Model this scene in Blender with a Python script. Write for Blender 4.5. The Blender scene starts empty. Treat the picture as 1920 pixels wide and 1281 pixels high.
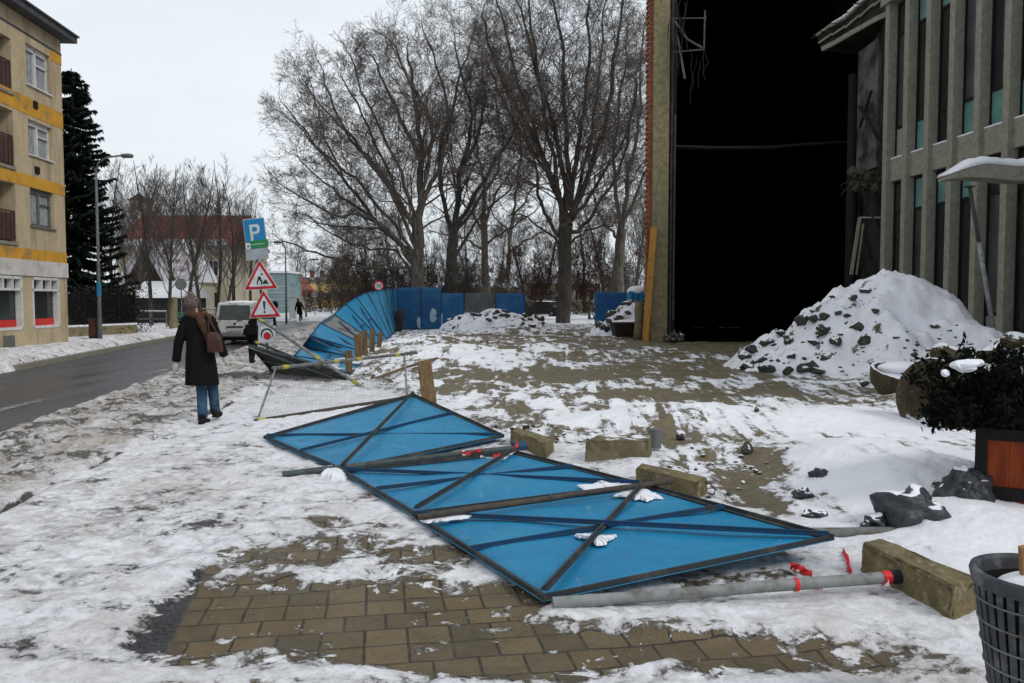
import bpy, bmesh, math, random
import numpy as np
from mathutils import Vector, Matrix
R = math.radians
V = Vector
# ------------------------------------------------------------------ camera, world, light, exposure
scn = bpy.context.scene
COL = scn.collection
F, CX, CY, HC = 1550.0, 960.0, 640.5, 1.62
PITCH = math.atan(78.5 / F)
cd = bpy.data.cameras.new('camera'); cam = bpy.data.objects.new('camera', cd); COL.objects.link(cam)
cam.location = (0, 0, HC); cam.rotation_euler = (math.pi / 2 - PITCH, 0, 0)
cd.sensor_width = 36; cd.lens = 36 * F / 1920; cd.clip_start = .05; cd.clip_end = 6000
scn.camera = cam
w = bpy.data.worlds.new('World'); scn.world = w; w.use_nodes = True
nt = w.node_tree; nt.nodes.clear()
sky = nt.nodes.new('ShaderNodeTexSky'); sky.sky_type = 'NISHITA'; sky.sun_disc = False
sky.sun_elevation = R(38); sky.sun_rotation = R(-60); sky.air_density = 1.0; sky.dust_density = 4.0; sky.ozone_density = 1.5
sc_ = nt.nodes.new('ShaderNodeVectorMath'); sc_.operation = 'SCALE'; sc_.inputs[3].default_value = 0.085
# overcast layer: broad, soft cloud cover over the physical sky
tc = nt.nodes.new('ShaderNodeTexCoord')
mp = nt.nodes.new('ShaderNodeMapping'); mp.inputs['Scale'].default_value = (1.0, 1.0, 3.0)
nz = nt.nodes.new('ShaderNodeTexNoise'); nz.inputs['Scale'].default_value = 1.6; nz.inputs['Detail'].default_value = 5; nz.inputs['Roughness'].default_value = .5
cr = nt.nodes.new('ShaderNodeValToRGB')
cr.color_ramp.elements[0].position = .30; cr.color_ramp.elements[0].color = (.60, .67, .735, 1)
cr.color_ramp.elements[1].position = .72; cr.color_ramp.elements[1].color = (.77, .815, .85, 1)
mx = nt.nodes.new('ShaderNodeMix'); mx.data_type = 'RGBA'; mx.inputs[0].default_value = .90
bg = nt.nodes.new('ShaderNodeBackground'); bg.inputs[1].default_value = 1.0
wo = nt.nodes.new('ShaderNodeOutputWorld')
L = nt.links.new
L(sky.outputs[0], sc_.inputs[0]); L(tc.outputs['Generated'], mp.inputs[0]); L(mp.outputs[0], nz.inputs['Vector'])
L(nz.outputs[0], cr.inputs[0]); L(sc_.outputs[0], mx.inputs[6]); L(cr.outputs[0], mx.inputs[7]); L(mx.outputs[2], bg.inputs[0]); L(bg.outputs[0], wo.inputs[0])
sd = bpy.data.lights.new('sun', 'SUN'); sun = bpy.data.objects.new('sun', sd); COL.objects.link(sun)
sd.energy = 1.15; sd.angle = R(16); sd.color = (1, .97, .93)
sun.rotation_euler = (R(48), 0, R(60)); sun.location = (0, 0, 60)
scn.view_settings.view_transform = 'Standard'; scn.view_settings.look = 'None'
scn.view_settings.exposure = 0.27; scn.view_settings.gamma = 1.0

# ------------------------------------------------------------------ helpers
def ray(px, py):
    u = (px - CX) / F; v = (CY - py) / F; c, s = math.cos(PITCH), math.sin(PITCH)
    return V((u, c + v * s, -s + v * c))
def G(px, py, z=0.0):                      # point of the photo at height z
    d = ray(px, py); t = (z - HC) / d.z
    return V((0, 0, HC)) + d * t
def D(px, py, Y):                          # point of the photo at distance Y
    d = ray(px, py); return V((0, 0, HC)) + d * (Y / d.y)

def tag(o, label=None, cat=None, group=None, kind=None):
    if label: o['label'] = label
    if cat: o['category'] = cat
    if group: o['group'] = group
    if kind: o['kind'] = kind
    return o
def thing(name, label, cat, loc, group=None):
    o = bpy.data.objects.new(name, None); COL.objects.link(o); o.location = loc
    o.empty_display_size = .1
    return tag(o, label, cat, group)
def root_loc(o):
    l = V((0, 0, 0))
    while o is not None: l += o.location; o = o.parent
    return l
def dup(root, loc, label=None, group=None, rot=None, scale=None):
    r = root.copy(); COL.objects.link(r); r.location = loc
    if rot is not None: r.rotation_euler = rot
    if scale is not None: r.scale = scale
    if label: r['label'] = label
    if group: r['group'] = group
    for ch in [o for o in bpy.data.objects if o.parent == root]:
        c = ch.copy(); COL.objects.link(c); c.parent = r
        for g in [o for o in bpy.data.objects if o.parent == ch]:
            d = g.copy(); COL.objects.link(d); d.parent = c
    return r

class MB:
    def __init__(s): s.v = []; s.f = []; s.m = []
    def add(s, vs, fs, m=0):
        n = len(s.v); s.v.extend([tuple(x) for x in vs]); s.f.extend([tuple(i + n for i in f) for f in fs]); s.m.extend([m] * len(fs)); return s
    def box(s, c, size, rot=None, m=0):
        hx, hy, hz = [a / 2 for a in size]; c = V(c)
        vs = [V((x, y, z)) for x in (-hx, hx) for y in (-hy, hy) for z in (-hz, hz)]
        if rot is not None: vs = [rot @ v for v in vs]
        return s.add([v + c for v in vs], [(0, 1, 3, 2), (4, 6, 7, 5), (0, 4, 5, 1), (2, 3, 7, 6), (0, 2, 6, 4), (1, 5, 7, 3)], m)
    def bar(s, a, b, wd, th, up=V((0, 0, 1)), m=0):   # rectangular bar from a to b
        a = V(a); b = V(b); d = (b - a).normalized(); sx = d.cross(up)
        if sx.length < 1e-4: sx = d.cross(V((1, 0, 0)))
        sx.normalize(); uz = sx.cross(d).normalized(); vs = []
        for p in (a, b):
            for i, j in ((-1, -1), (1, -1), (1, 1), (-1, 1)): vs.append(p + sx * (i * wd / 2) + uz * (j * th / 2))
        return s.add(vs, [(0, 3, 2, 1), (4, 5, 6, 7), (0, 1, 5, 4), (1, 2, 6, 5), (2, 3, 7, 6), (3, 0, 4, 7)], m)
    def tube(s, pts, rad, n=8, caps=True, m=0):
        pts = [V(p) for p in pts]; k = len(pts)
        if not hasattr(rad, '__len__'): rad = [rad] * k
        vs = []; ref = None
        for i, p in enumerate(pts):
            d = (pts[min(i + 1, k - 1)] - pts[max(i - 1, 0)])
            d = d.normalized() if d.length > 1e-9 else V((0, 0, 1))
            if ref is None: ref = V((1, 0, 0)) if abs(d.x) < .8 else V((0, 1, 0))
            a = ref - d * ref.dot(d); a.normalize(); ref = a; b = d.cross(a)
            for j in range(n):
                t = 2 * math.pi * j / n; vs.append(p + (a * math.cos(t) + b * math.sin(t)) * rad[i])
        fs = [(i * n + j, i * n + (j + 1) % n, (i + 1) * n + (j + 1) % n, (i + 1) * n + j) for i in range(k - 1) for j in range(n)]
        if caps: fs += [tuple(range(n - 1, -1, -1)), tuple((k - 1) * n + j for j in range(n))]
        return s.add(vs, fs, m)
    def loft(s, rings, n=20, m=0, caps=True, M=None):   # rings: (cx, cy, z, rx, ry)
        vs = []
        for (cx, cy, z, rx, ry) in rings:
            for j in range(n):
                t = 2 * math.pi * j / n; p = V((cx + rx * math.cos(t), cy + ry * math.sin(t), z)); vs.append(M @ p if M else p)
        k = len(rings)
        fs = [(i * n + j, i * n + (j + 1) % n, (i + 1) * n + (j + 1) % n, (i + 1) * n + j) for i in range(k - 1) for j in range(n)]
        if caps: fs += [tuple(range(n - 1, -1, -1)), tuple((k - 1) * n + j for j in range(n))]
        return s.add(vs, fs, m)
    def ell(s, c, r, n=14, m=0, rot=None):
        rings = []; c = V(c); k = n // 2 + 2; vs = []
        for i in range(k + 1):
            ph = math.pi * i / k
            for j in range(n):
                t = 2 * math.pi * j / n; p = V((r[0] * math.sin(ph) * math.cos(t), r[1] * math.sin(ph) * math.sin(t), -r[2] * math.cos(ph)))
                vs.append(c + (rot @ p if rot else p))
        fs = [(i * n + j, i * n + (j + 1) % n, (i + 1) * n + (j + 1) % n, (i + 1) * n + j) for i in range(k) for j in range(n)]
        return s.add(vs, fs, m)
    def prism(s, poly, o, ax, ay, th, m=0):              # poly (2D) in plane o + x*ax + y*ay, thickness along normal
        ax = V(ax); ay = V(ay); nn = ax.cross(ay).normalized(); n = len(poly)
        vs = [V(o) + ax * x + ay * y for x, y in poly]; vs += [v + nn * th for v in vs]
        fs = [tuple(range(n - 1, -1, -1)), tuple(range(n, 2 * n))] + [(i, (i + 1) % n, n + (i + 1) % n, n + i) for i in range(n)]
        return s.add(vs, fs, m)
    def rock(s, c, size, seed, m=0, sub=2):
        rr = random.Random(seed); bm = bmesh.new(); bmesh.ops.create_icosphere(bm, subdivisions=sub, radius=1)
        ns = [(V((rr.uniform(-1, 1), rr.uniform(-1, 1), rr.uniform(-1, 1))).normalized(), rr.uniform(.5, .82)) for _ in range(9)]
        e = Matrix.Rotation(rr.uniform(0, 6.3), 3, 'Z'); c = V(c)
        vs = []
        for v in bm.verts:
            p = v.co.copy()
            for n_, d_ in ns:
                k = p.dot(n_)
                if k > d_: p -= n_ * (k - d_)
            p *= 1 + rr.uniform(-.03, .03); p = V((p.x * size[0], p.y * size[1], p.z * size[2])); vs.append(e @ p + c)
        fs = [tuple(v.index for v in f.verts) for f in bm.faces]; bm.free(); return s.add(vs, fs, m)
    def build(s, name, mats, parent=None, label=None, cat=None, group=None, kind=None, smooth=False, bevel=0, origin=None, remesh=0, fix=True):
        me = bpy.data.meshes.new(name)
        if not isinstance(mats, (list, tuple)): mats = [mats]
        vs = np.array(s.v, dtype=float)
        if parent is not None: off = np.array(root_loc(parent))
        elif kind == 'structure' : off = np.zeros(3)
        elif origin is not None: off = np.array(origin)
        else:
            off = np.array([(vs[:, 0].min() + vs[:, 0].max()) / 2, (vs[:, 1].min() + vs[:, 1].max()) / 2, vs[:, 2].min()])
        me.from_pydata((vs - off).tolist(), [], s.f)
        for mm in mats: me.materials.append(mm)
        if len(mats) > 1: me.polygons.foreach_set('material_index', s.m)
        if fix:
            bm = bmesh.new(); bm.from_mesh(me); bmesh.ops.recalc_face_normals(bm, faces=bm.faces); bm.to_mesh(me); bm.free()
        if smooth: me.polygons.foreach_set('use_smooth', [True] * len(me.polygons))
        me.update()
        o = bpy.data.objects.new(name, me); COL.objects.link(o)
        if parent is not None: o.parent = parent
        else: o.location = off
        if remesh:
            r = o.modifiers.new('r', 'REMESH'); r.mode = 'VOXEL'; r.voxel_size = remesh; r.use_smooth_shade = True
            q = o.modifiers.new('q', 'SMOOTH'); q.iterations = 4
        if bevel:
            b = o.modifiers.new('b', 'BEVEL'); b.width = bevel; b.segments = 2; b.limit_method = 'ANGLE'
        return tag(o, label, cat, group, kind)

# ------------------------------------------------------------------ materials
class N:
    def __init__(s, name):
        s.m = bpy.data.materials.new(name); s.m.use_nodes = True; s.t = s.m.node_tree; s.t.nodes.clear()
        s.o = s.t.nodes.new('ShaderNodeOutputMaterial'); s.b = s.t.nodes.new('ShaderNodeBsdfPrincipled'); s.L(s.b.outputs[0], s.o.inputs[0])
        s.geo = s.t.nodes.new('ShaderNodeNewGeometry')
    def L(s, a, b): s.t.links.new(a, b)
    def nd(s, typ): return s.t.nodes.new(typ)
    def val(s, x, sock):
        if isinstance(x, (int, float)): sock.default_value = x
        elif isinstance(x, (tuple, list)): sock.default_value = tuple(x) + ((1,) if len(x) == 3 and len(sock.default_value) == 4 else ())
        else: s.L(x, sock)
    def noise(s, scale, det=4, rough=.55, vec=None, dist=0, col=False):
        n = s.nd('ShaderNodeTexNoise'); n.inputs['Scale'].default_value = scale; n.inputs['Detail'].default_value = det
        n.inputs['Roughness'].default_value = rough; n.inputs['Distortion'].default_value = dist
        s.L(vec if vec is not None else s.geo.outputs['Position'], n.inputs['Vector']); return n.outputs[1 if col else 0]
    def mapping(s, scale=(1, 1, 1), rot=(0, 0, 0), loc=(0, 0, 0), vec=None):
        n = s.nd('ShaderNodeMapping'); n.inputs['Scale'].default_value = scale; n.inputs['Rotation'].default_value = rot; n.inputs['Location'].default_value = loc
        s.L(vec if vec is not None else s.geo.outputs['Position'], n.inputs[0]); return n.outputs[0]
    def math(s, op, a, b=0.0, c=0.0, clamp=False):
        n = s.nd('ShaderNodeMath'); n.operation = op; n.use_clamp = clamp; s.val(a, n.inputs[0]); s.val(b, n.inputs[1]); s.val(c, n.inputs[2]); return n.outputs[0]
    def step(s, x, lo, hi, a=0.0, b=1.0):
        n = s.nd('ShaderNodeMapRange'); n.interpolation_type = 'SMOOTHSTEP'; s.val(x, n.inputs[0]); n.inputs[1].default_value = lo; n.inputs[2].default_value = hi
        n.inputs[3].default_value = a; n.inputs[4].default_value = b; return n.outputs[0]
    def mix(s, f, a, b):
        n = s.nd('ShaderNodeMix'); n.data_type = 'RGBA'; s.val(f, n.inputs[0]); s.val(a, n.inputs[6]); s.val(b, n.inputs[7]); return n.outputs[2]
    def mixf(s, f, a, b):
        n = s.nd('ShaderNodeMix'); n.data_type = 'FLOAT'; s.val(f, n.inputs[0]); s.val(a, n.inputs[2]); s.val(b, n.inputs[3]); return n.outputs[0]
    def bump(s, h, strength=.5, dist=.02, nrm=None):
        n = s.nd('ShaderNodeBump'); n.inputs['Strength'].default_value = strength; n.inputs['Distance'].default_value = dist; s.L(h, n.inputs['Height'])
        if nrm is not None: s.L(nrm, n.inputs['Normal'])
        return n.outputs[0]
    def attr(s, name):
        n = s.nd('ShaderNodeAttribute'); n.attribute_name = name; return n.outputs['Fac']
    def nz_(s):
        n = s.nd('ShaderNodeSeparateXYZ'); s.L(s.geo.outputs['Normal'], n.inputs[0]); return n.outputs[2]
    def out(s, col, rough=.8, nrm=None, metal=0, spec=.3):
        s.val(col, s.b.inputs['Base Color']); s.val(rough, s.b.inputs['Roughness']); s.val(metal, s.b.inputs['Metallic']); s.b.inputs['Specular IOR Level'].default_value = spec
        if nrm is not None: s.L(nrm, s.b.inputs['Normal'])
        return s.m
SN = (.80, .80, .84)
def mat(name, c1, c2=None, scale=6, rough=.85, bump=.3, bd=.01, metal=0, spec=.3, snow=None, dirt=None, ds=2.0, det=6):
    n = N(name); c2 = c2 or tuple(x * .7 for x in c1)
    a = n.noise(scale, det, .6); col = n.mix(n.step(a, .3, .7), c1, c2)
    if dirt: col = n.mix(n.step(n.noise(ds, 5, .65), .5, .68), col, dirt)
    h = n.noise(scale * 6, 4, .6)
    rg = rough
    if snow is not None:
        k = n.math('ADD', n.nz_(), n.math('MULTIPLY', n.math('SUBTRACT', n.noise(7, 4), .5), .9)); k = n.step(k, snow, snow + .12)
        col = n.mix(k, col, SN); rg = n.mixf(k, rough, .6)
    return n.out(col, rg, n.bump(h, bump, bd), metal, spec)

M = {}
n = N('snow'); a = n.noise(1.3, 5); b = n.noise(25, 5, .65)
M['snow'] = n.out(n.mix(n.step(a, .35, .7), (.80, .80, .84), (.72, .72, .765)), .55, n.bump(b, .35, .02), 0, .3)
n = N('dirty_snow'); a = n.noise(4, 6, .7); b = n.noise(30, 5, .7)
M['dsnow'] = n.out(n.mix(n.step(a, .48, .68), (.76, .76, .79), (.36, .32, .28)), .65, n.bump(b, .5, .03), 0, .3)

# blue sheet: aged paint, faded patches, dust, rust specks
def paint(name, c, c2):
    n = N(name)
    a = n.noise(2.0, 6, .65, dist=.5); col = n.mix(n.step(a, .35, .68), c, c2)
    fade = n.noise(.9, 4, .6); col = n.mix(n.math('MULTIPLY', n.step(fade, .45, .7), .22), col, (.06, .28, .38))
    for rz, sc, lo in ((.6, 9, .60), (-.5, 13, .63), (1.4, 11, .63)):
        sc = n.noise(sc, 8, .78, vec=n.mapping((1, .16, 1), (0, 0, rz)), dist=.8); col = n.mix(n.math('MULTIPLY', n.step(sc, lo, lo + .07), .42), col, (.22, .30, .33))
    d = n.noise(4.0, 9, .82, dist=1.4); col = n.mix(n.math('MULTIPLY', n.step(d, .54, .68), .60), col, (.12, .11, .085))
    ms = n.noise(26, 5, .75); col = n.mix(n.math('MULTIPLY', n.step(ms, .60, .68), .35), col, (.20, .19, .16))
    r = n.noise(30, 3, .6); col = n.mix(n.step(r, .69, .72), col, (.085, .04, .02))
    return n.out(col, n.step(d, .4, .7, .42, .85), n.bump(n.math('ADD', n.noise(3.2, 3, .5, dist=.8), n.math('MULTIPLY', d, .25)), .35, .03), 0, .35)
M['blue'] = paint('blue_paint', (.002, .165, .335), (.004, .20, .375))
M['blue_dark'] = paint('dark_blue_paint', (.002, .065, .19), (.003, .085, .235))  # darker copy of the blue: upright panels' shade put into the colour
M['grey_panel'] = mat('weathered_grey_panel', (.10, .11, .105), (.07, .078, .076), 2, .7, .2)
M['blue_brace'] = mat('navy_paint', (.006, .055, .14), (.012, .045, .09), 8, .6, .2, .003, dirt=(.04, .04, .04), ds=9)
M['steel_rust'] = mat('rusty_steel', (.062, .060, .055), (.045, .036, .028), 14, .75, .5, .004, dirt=(.085, .055, .035), ds=8)
M['frame_steel'] = mat('painted_edge_steel', (.025, .036, .046), (.035, .036, .036), 10, .7, .4, .004, dirt=(.075, .068, .055), ds=5)
M['steel_grey'] = mat('grey_steel', (.16, .17, .165), (.11, .12, .12), 8, .6, .25, .004, dirt=(.10, .075, .05), ds=6)
M['sheet_grey'] = mat('grey_sheet', (.14, .16, .16), (.20, .20, .19), 3, .65, .3, .01, dirt=(.06, .065, .06), ds=2.5)
M['sheet_back'] = mat('bare_sheet_back', (.05, .062, .062), (.08, .09, .088), 3, .55, .3, .01, dirt=(.02, .022, .022), ds=2)
M['pipe_green'] = mat('green_pipe', (.055, .085, .085), (.035, .05, .05), 9, .55, .3, .004, dirt=(.06, .035, .02), ds=11)
M['pipe_grey'] = mat('galvanised_pipe', (.24, .25, .245), (.15, .155, .15), 7, .55, .3, .003, dirt=(.11, .095, .08), ds=7)
M['wire'] = mat('dull_wire', (.11, .11, .105), (.07, .068, .062), 9, .7)
M['yellow'] = mat('yellow_band', (.46, .43, .05), (.30, .28, .06), 14, .7, dirt=(.25, .25, .2), ds=8)
M['red_tape'] = mat('red_tape', (.70, .02, .03), (.5, .015, .02), 20, .5, .3)
M['white_tape'] = mat('white_tape', (.75, .73, .73), (.6, .5, .5), 20, .5, .3)
def concrete(name, c1, c2, c3, snow=None):
    n = N(name); a = n.noise(5, 8, .7); col = n.mix(n.step(a, .35, .65), c1, c2)
    b = n.noise(16, 6, .75, dist=.4); col = n.mix(n.step(b, .52, .66), col, c3)
    v = n.nd('ShaderNodeTexVoronoi'); v.inputs['Scale'].default_value = 70; n.L(n.geo.outputs['Position'], v.inputs['Vector'])
    col = n.mix(n.step(v.outputs['Distance'], .12, .2, .55, 0), col, tuple(x * .35 for x in c1))
    h = n.math('ADD', n.noise(40, 6, .7), n.math('MULTIPLY', n.noise(9, 4), 1.5)); rg = .92
    if snow is not None:
        k = n.math('ADD', n.nz_(), n.math('MULTIPLY', n.math('SUBTRACT', n.noise(6, 5), .5), 1.2)); k = n.step(k, snow, snow + .1); col = n.mix(k, col, SN)
    return n.out(col, rg, n.bump(h, .8, .02), 0, .2)
M['conc'] = concrete('mossy_concrete', (.205, .165, .085), (.12, .10, .055), (.30, .26, .17))
M['conc_grey'] = concrete('facade_concrete', (.27, .255, .205), (.20, .19, .152), (.32, .30, .25))
M['conc_pillar'] = concrete('pillar_concrete', (.25, .21, .12), (.15, .125, .07), (.34, .31, .22))
M['conc_snow'] = concrete('snowy_concrete', (.19, .165, .10), (.12, .10, .06), (.24, .21, .14), .9)
M['rock'] = concrete('rubble_stone', (.07, .07, .058), (.035, .035, .03), (.12, .112, .085), .80)
M['rock_brown'] = concrete('brown_rubble', (.085, .068, .04), (.045, .035, .022), (.13, .105, .065), .72)
M['wood'] = None
def woodm(name, c1, c2, sc=(30, 30, 2)):
    n = N(name); a = n.noise(1, 6, .65, vec=n.mapping(sc)); col = n.mix(n.step(a, .3, .7), c1, c2)
    col = n.mix(n.step(n.noise(3, 5), .55, .7, 0, .6), col, tuple(x * .4 for x in c1)); return n.out(col, .8, n.bump(a, .4, .01), 0, .25)
M['wood'] = woodm('weathered_wood', (.20, .13, .06), (.09, .058, .028))
M['wood_new'] = woodm('yellow_plank', (.46, .25, .055), (.33, .16, .035))
M['wood_orange'] = woodm('orange_stained_wood', (.27, .048, .010), (.13, .022, .006), (14, 14, 1.5))
M['black_metal'] = mat('black_metal', (.008, .0075, .007), (.013, .012, .011), 10, .7, .2, spec=.15)
M['bag'] = None
n = N('black_plastic'); a = n.noise(9, 5, .6, dist=1.0)
M['bag'] = n.out(n.mix(n.step(a, .3, .7), (.022, .026, .032), (.04, .044, .05)), .42, n.bump(a, .9, .05), 0, .5)
M['bin'] = mat('bin_plastic', (.028, .031, .037), (.055, .058, .066), 15, .55, .3, dirt=(.12, .12, .13), ds=9)
M['card'] = mat('cardboard', (.30, .17, .07), (.24, .13, .05), 8, .9, .2)
M['soot'] = mat('sooty_interior', (.0022, .0022, .0021), (.0012, .0012, .0012), 2, 1, .2, spec=0)  # shade of the open hall painted in as near-black surface colour
M['soot_conc'] = mat('sooty_concrete', (.045, .044, .036), (.012, .012, .010), 1.5, .95, .5, .03, spec=.1)  # dark grey concrete, mottled by noise
M['dark_metal'] = mat('dark_pipe', (.022, .022, .022), (.012, .012, .012), 5, .8)
M['glass_dark'] = mat('dark_glass', (.012, .014, .014), (.02, .024, .023), 1.2, .12, .05, spec=.5)
M['glass_mid'] = mat('dusty_glass', (.05, .058, .055), (.025, .03, .03), 1.5, .3, .05, spec=.5)
M['teal'] = mat('turquoise_panel', (.11, .245, .215), (.07, .17, .15), 1.5, .5, .1, dirt=(.10, .15, .13), ds=2)
M['teal_pale'] = mat('pale_panel', (.24, .30, .27), (.15, .18, .16), 2, .6, .1)
M['white'] = mat('white_frame', (.66, .66, .64), (.5, .5, .48), 4, .6, .1)
M['asphalt'] = mat('asphalt', (.045, .045, .048), (.03, .03, .032), 30, .7, .6, .01)
# brick
n = N('red_brick'); br = n.nd('ShaderNodeTexBrick'); n.L(n.mapping((1, 1, 1), (R(90), 0, 0)), br.inputs[0])
br.inputs['Color1'].default_value = (.30, .085, .035, 1); br.inputs['Color2'].default_value = (.20, .05, .025, 1); br.inputs['Mortar'].default_value = (.22, .18, .13, 1)
br.inputs['Scale'].default_value = 1; br.inputs['Brick Width'].default_value = .26; br.inputs['Row Height'].default_value = .09; br.inputs['Mortar Size'].default_value = .008
M['brick'] = n.out(n.mix(n.step(n.noise(6, 5), .5, .7, 0, .6), br.outputs[0], (.06, .04, .03)), .9, n.bump(br.outputs[1], .5, -.02), 0, .2)

# ------------------------------------------------------------------ ground height field
def vnoise(x, y, seed=0):
    xi = np.floor(x).astype(np.int64); yi = np.floor(y).astype(np.int64); fx = x - xi; fy = y - yi
    fx = fx * fx * (3 - 2 * fx); fy = fy * fy * (3 - 2 * fy)
    def h(a, b):
        k = (a * 374761393 + b * 668265263 + seed * 974634777) & 0xffffffff
        k = ((k ^ (k >> 13)) * 1274126177) & 0xffffffff; k = k ^ (k >> 16); return (k & 0xffff) / 65535.0
    return (h(xi, yi) * (1 - fx) + h(xi + 1, yi) * fx) * (1 - fy) + (h(xi, yi + 1) * (1 - fx) + h(xi + 1, yi + 1) * fx) * fy
def fbm(x, y, s, o=4, seed=0, g=.5):
    r = 0; a = 1; t = 0
    for i in range(o): r = r + a * vnoise(x * s, y * s, seed + i * 17); t += a; a *= g; s *= 2.03
    return r / t
def sst(x, a, b): t = np.clip((x - a) / (b - a), 0, 1); return t * t * (3 - 2 * t)
def road_r(Y): return -6.45 - .150 * (Y - 10.5)
def road_l(Y): return -11.75 - .170 * (Y - 18.9)
def blob(X, Y, px, py, rx, ry, v, p=1.0, rot=0):
    g = G(px, py); dx = X - g.x; dy = Y - g.y; ax = rx / F * g.y; ay = g.y * g.y / (F * HC) * ry
    return v * np.exp(-((dx / ax) ** 2 + (dy / ay) ** 2) ** p)
BARE = [(720, 1160, 350, 75, -1.05, 1.3), (430, 1150, 110, 85, -.95, 1.6), (1020, 1228, 380, 50, -.95, 1.5), (1500, 1232, 380, 40, -.62, 1.3), (940, 1130, 120, 30, -.5, 1), (560, 1035, 120, 25, -.6, 1), (760, 1045, 180, 24, -.6, 1), (620, 985, 90, 10, -.3, 1),
        (1385, 885, 105, 36, -1.0, 2), (1440, 945, 75, 22, -.7, 1), (1100, 640, 300, 14, -.42, 1.5), (1000, 704, 200, 10, -.75, 1.5), (1230, 690, 220, 22, -.42, 1.5), (1420, 680, 150, 18, -.32, 1),
        (1190, 740, 320, 10, -.40, 1), (1000, 770, 160, 9, -.5, 1), (1480, 735, 150, 8, -.6, 1), (1330, 650, 120, 14, -.5, 1), (880, 700, 90, 10, -.35, 1), (640, 715, 80, 10, -.25, 1), (1110, 808, 90, 10, -.5, 1),
        (1270, 820, 80, 16, -.4, 1), (1450, 1085, 100, 14, -.5, 1), (1560, 640, 90, 14, -.5, 1), (1500, 655, 150, 12, -.45, 1), (1350, 640, 160, 10, -.5, 1), (1700, 752, 90, 8, -.5, 1), (930, 860, 60, 12, .3, 1),
        (440, 706, 55, 5, -1.4, 2), (1390, 1158, 300, 14, .9, 1), (1100, 1150, 100, 15, .5, 1),
        (1230, 785, 230, 18, .9, 1.5), (1640, 800, 240, 30, 1.0, 1.5), (1650, 900, 170, 60, 1.1, 2), (1850, 1000, 180, 70, 1.0, 2), (1740, 1075, 120, 25, .8, 1), (880, 672, 110, 12, .7, 2), (1020, 655, 45, 10, .7, 1), (950, 685, 90, 8, .35, 1),
        (780, 640, 60, 22, .5, 1), (900, 740, 80, 10, .6, 1), (1120, 762, 120, 7, .6, 1), (1300, 850, 120, 8, .5, 1), (700, 765, 200, 30, .5, 1), (450, 680, 60, 10, .2, 1), (1180, 600, 260, 6, .9, 2), (900, 610, 150, 12, .4, 1),
        (1900, 1240, 200, 50, .5, 1), (690, 1268, 80, 10, 1.0, 1.3), (200, 1275, 240, 18, .9, 1.5), (500, 1105, 60, 7, .55, 1), (920, 1180, 30, 5, .5, 1), (1100, 1215, 40, 5, .5, 1), (620, 1090, 60, 8, .5, 1), (1215, 1255, 70, 8, .7, 2), (800, 1218, 40, 8, .9, 2), (880, 1080, 60, 14, .5, 1), (1560, 720, 90, 14, .5, 1)]
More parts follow.
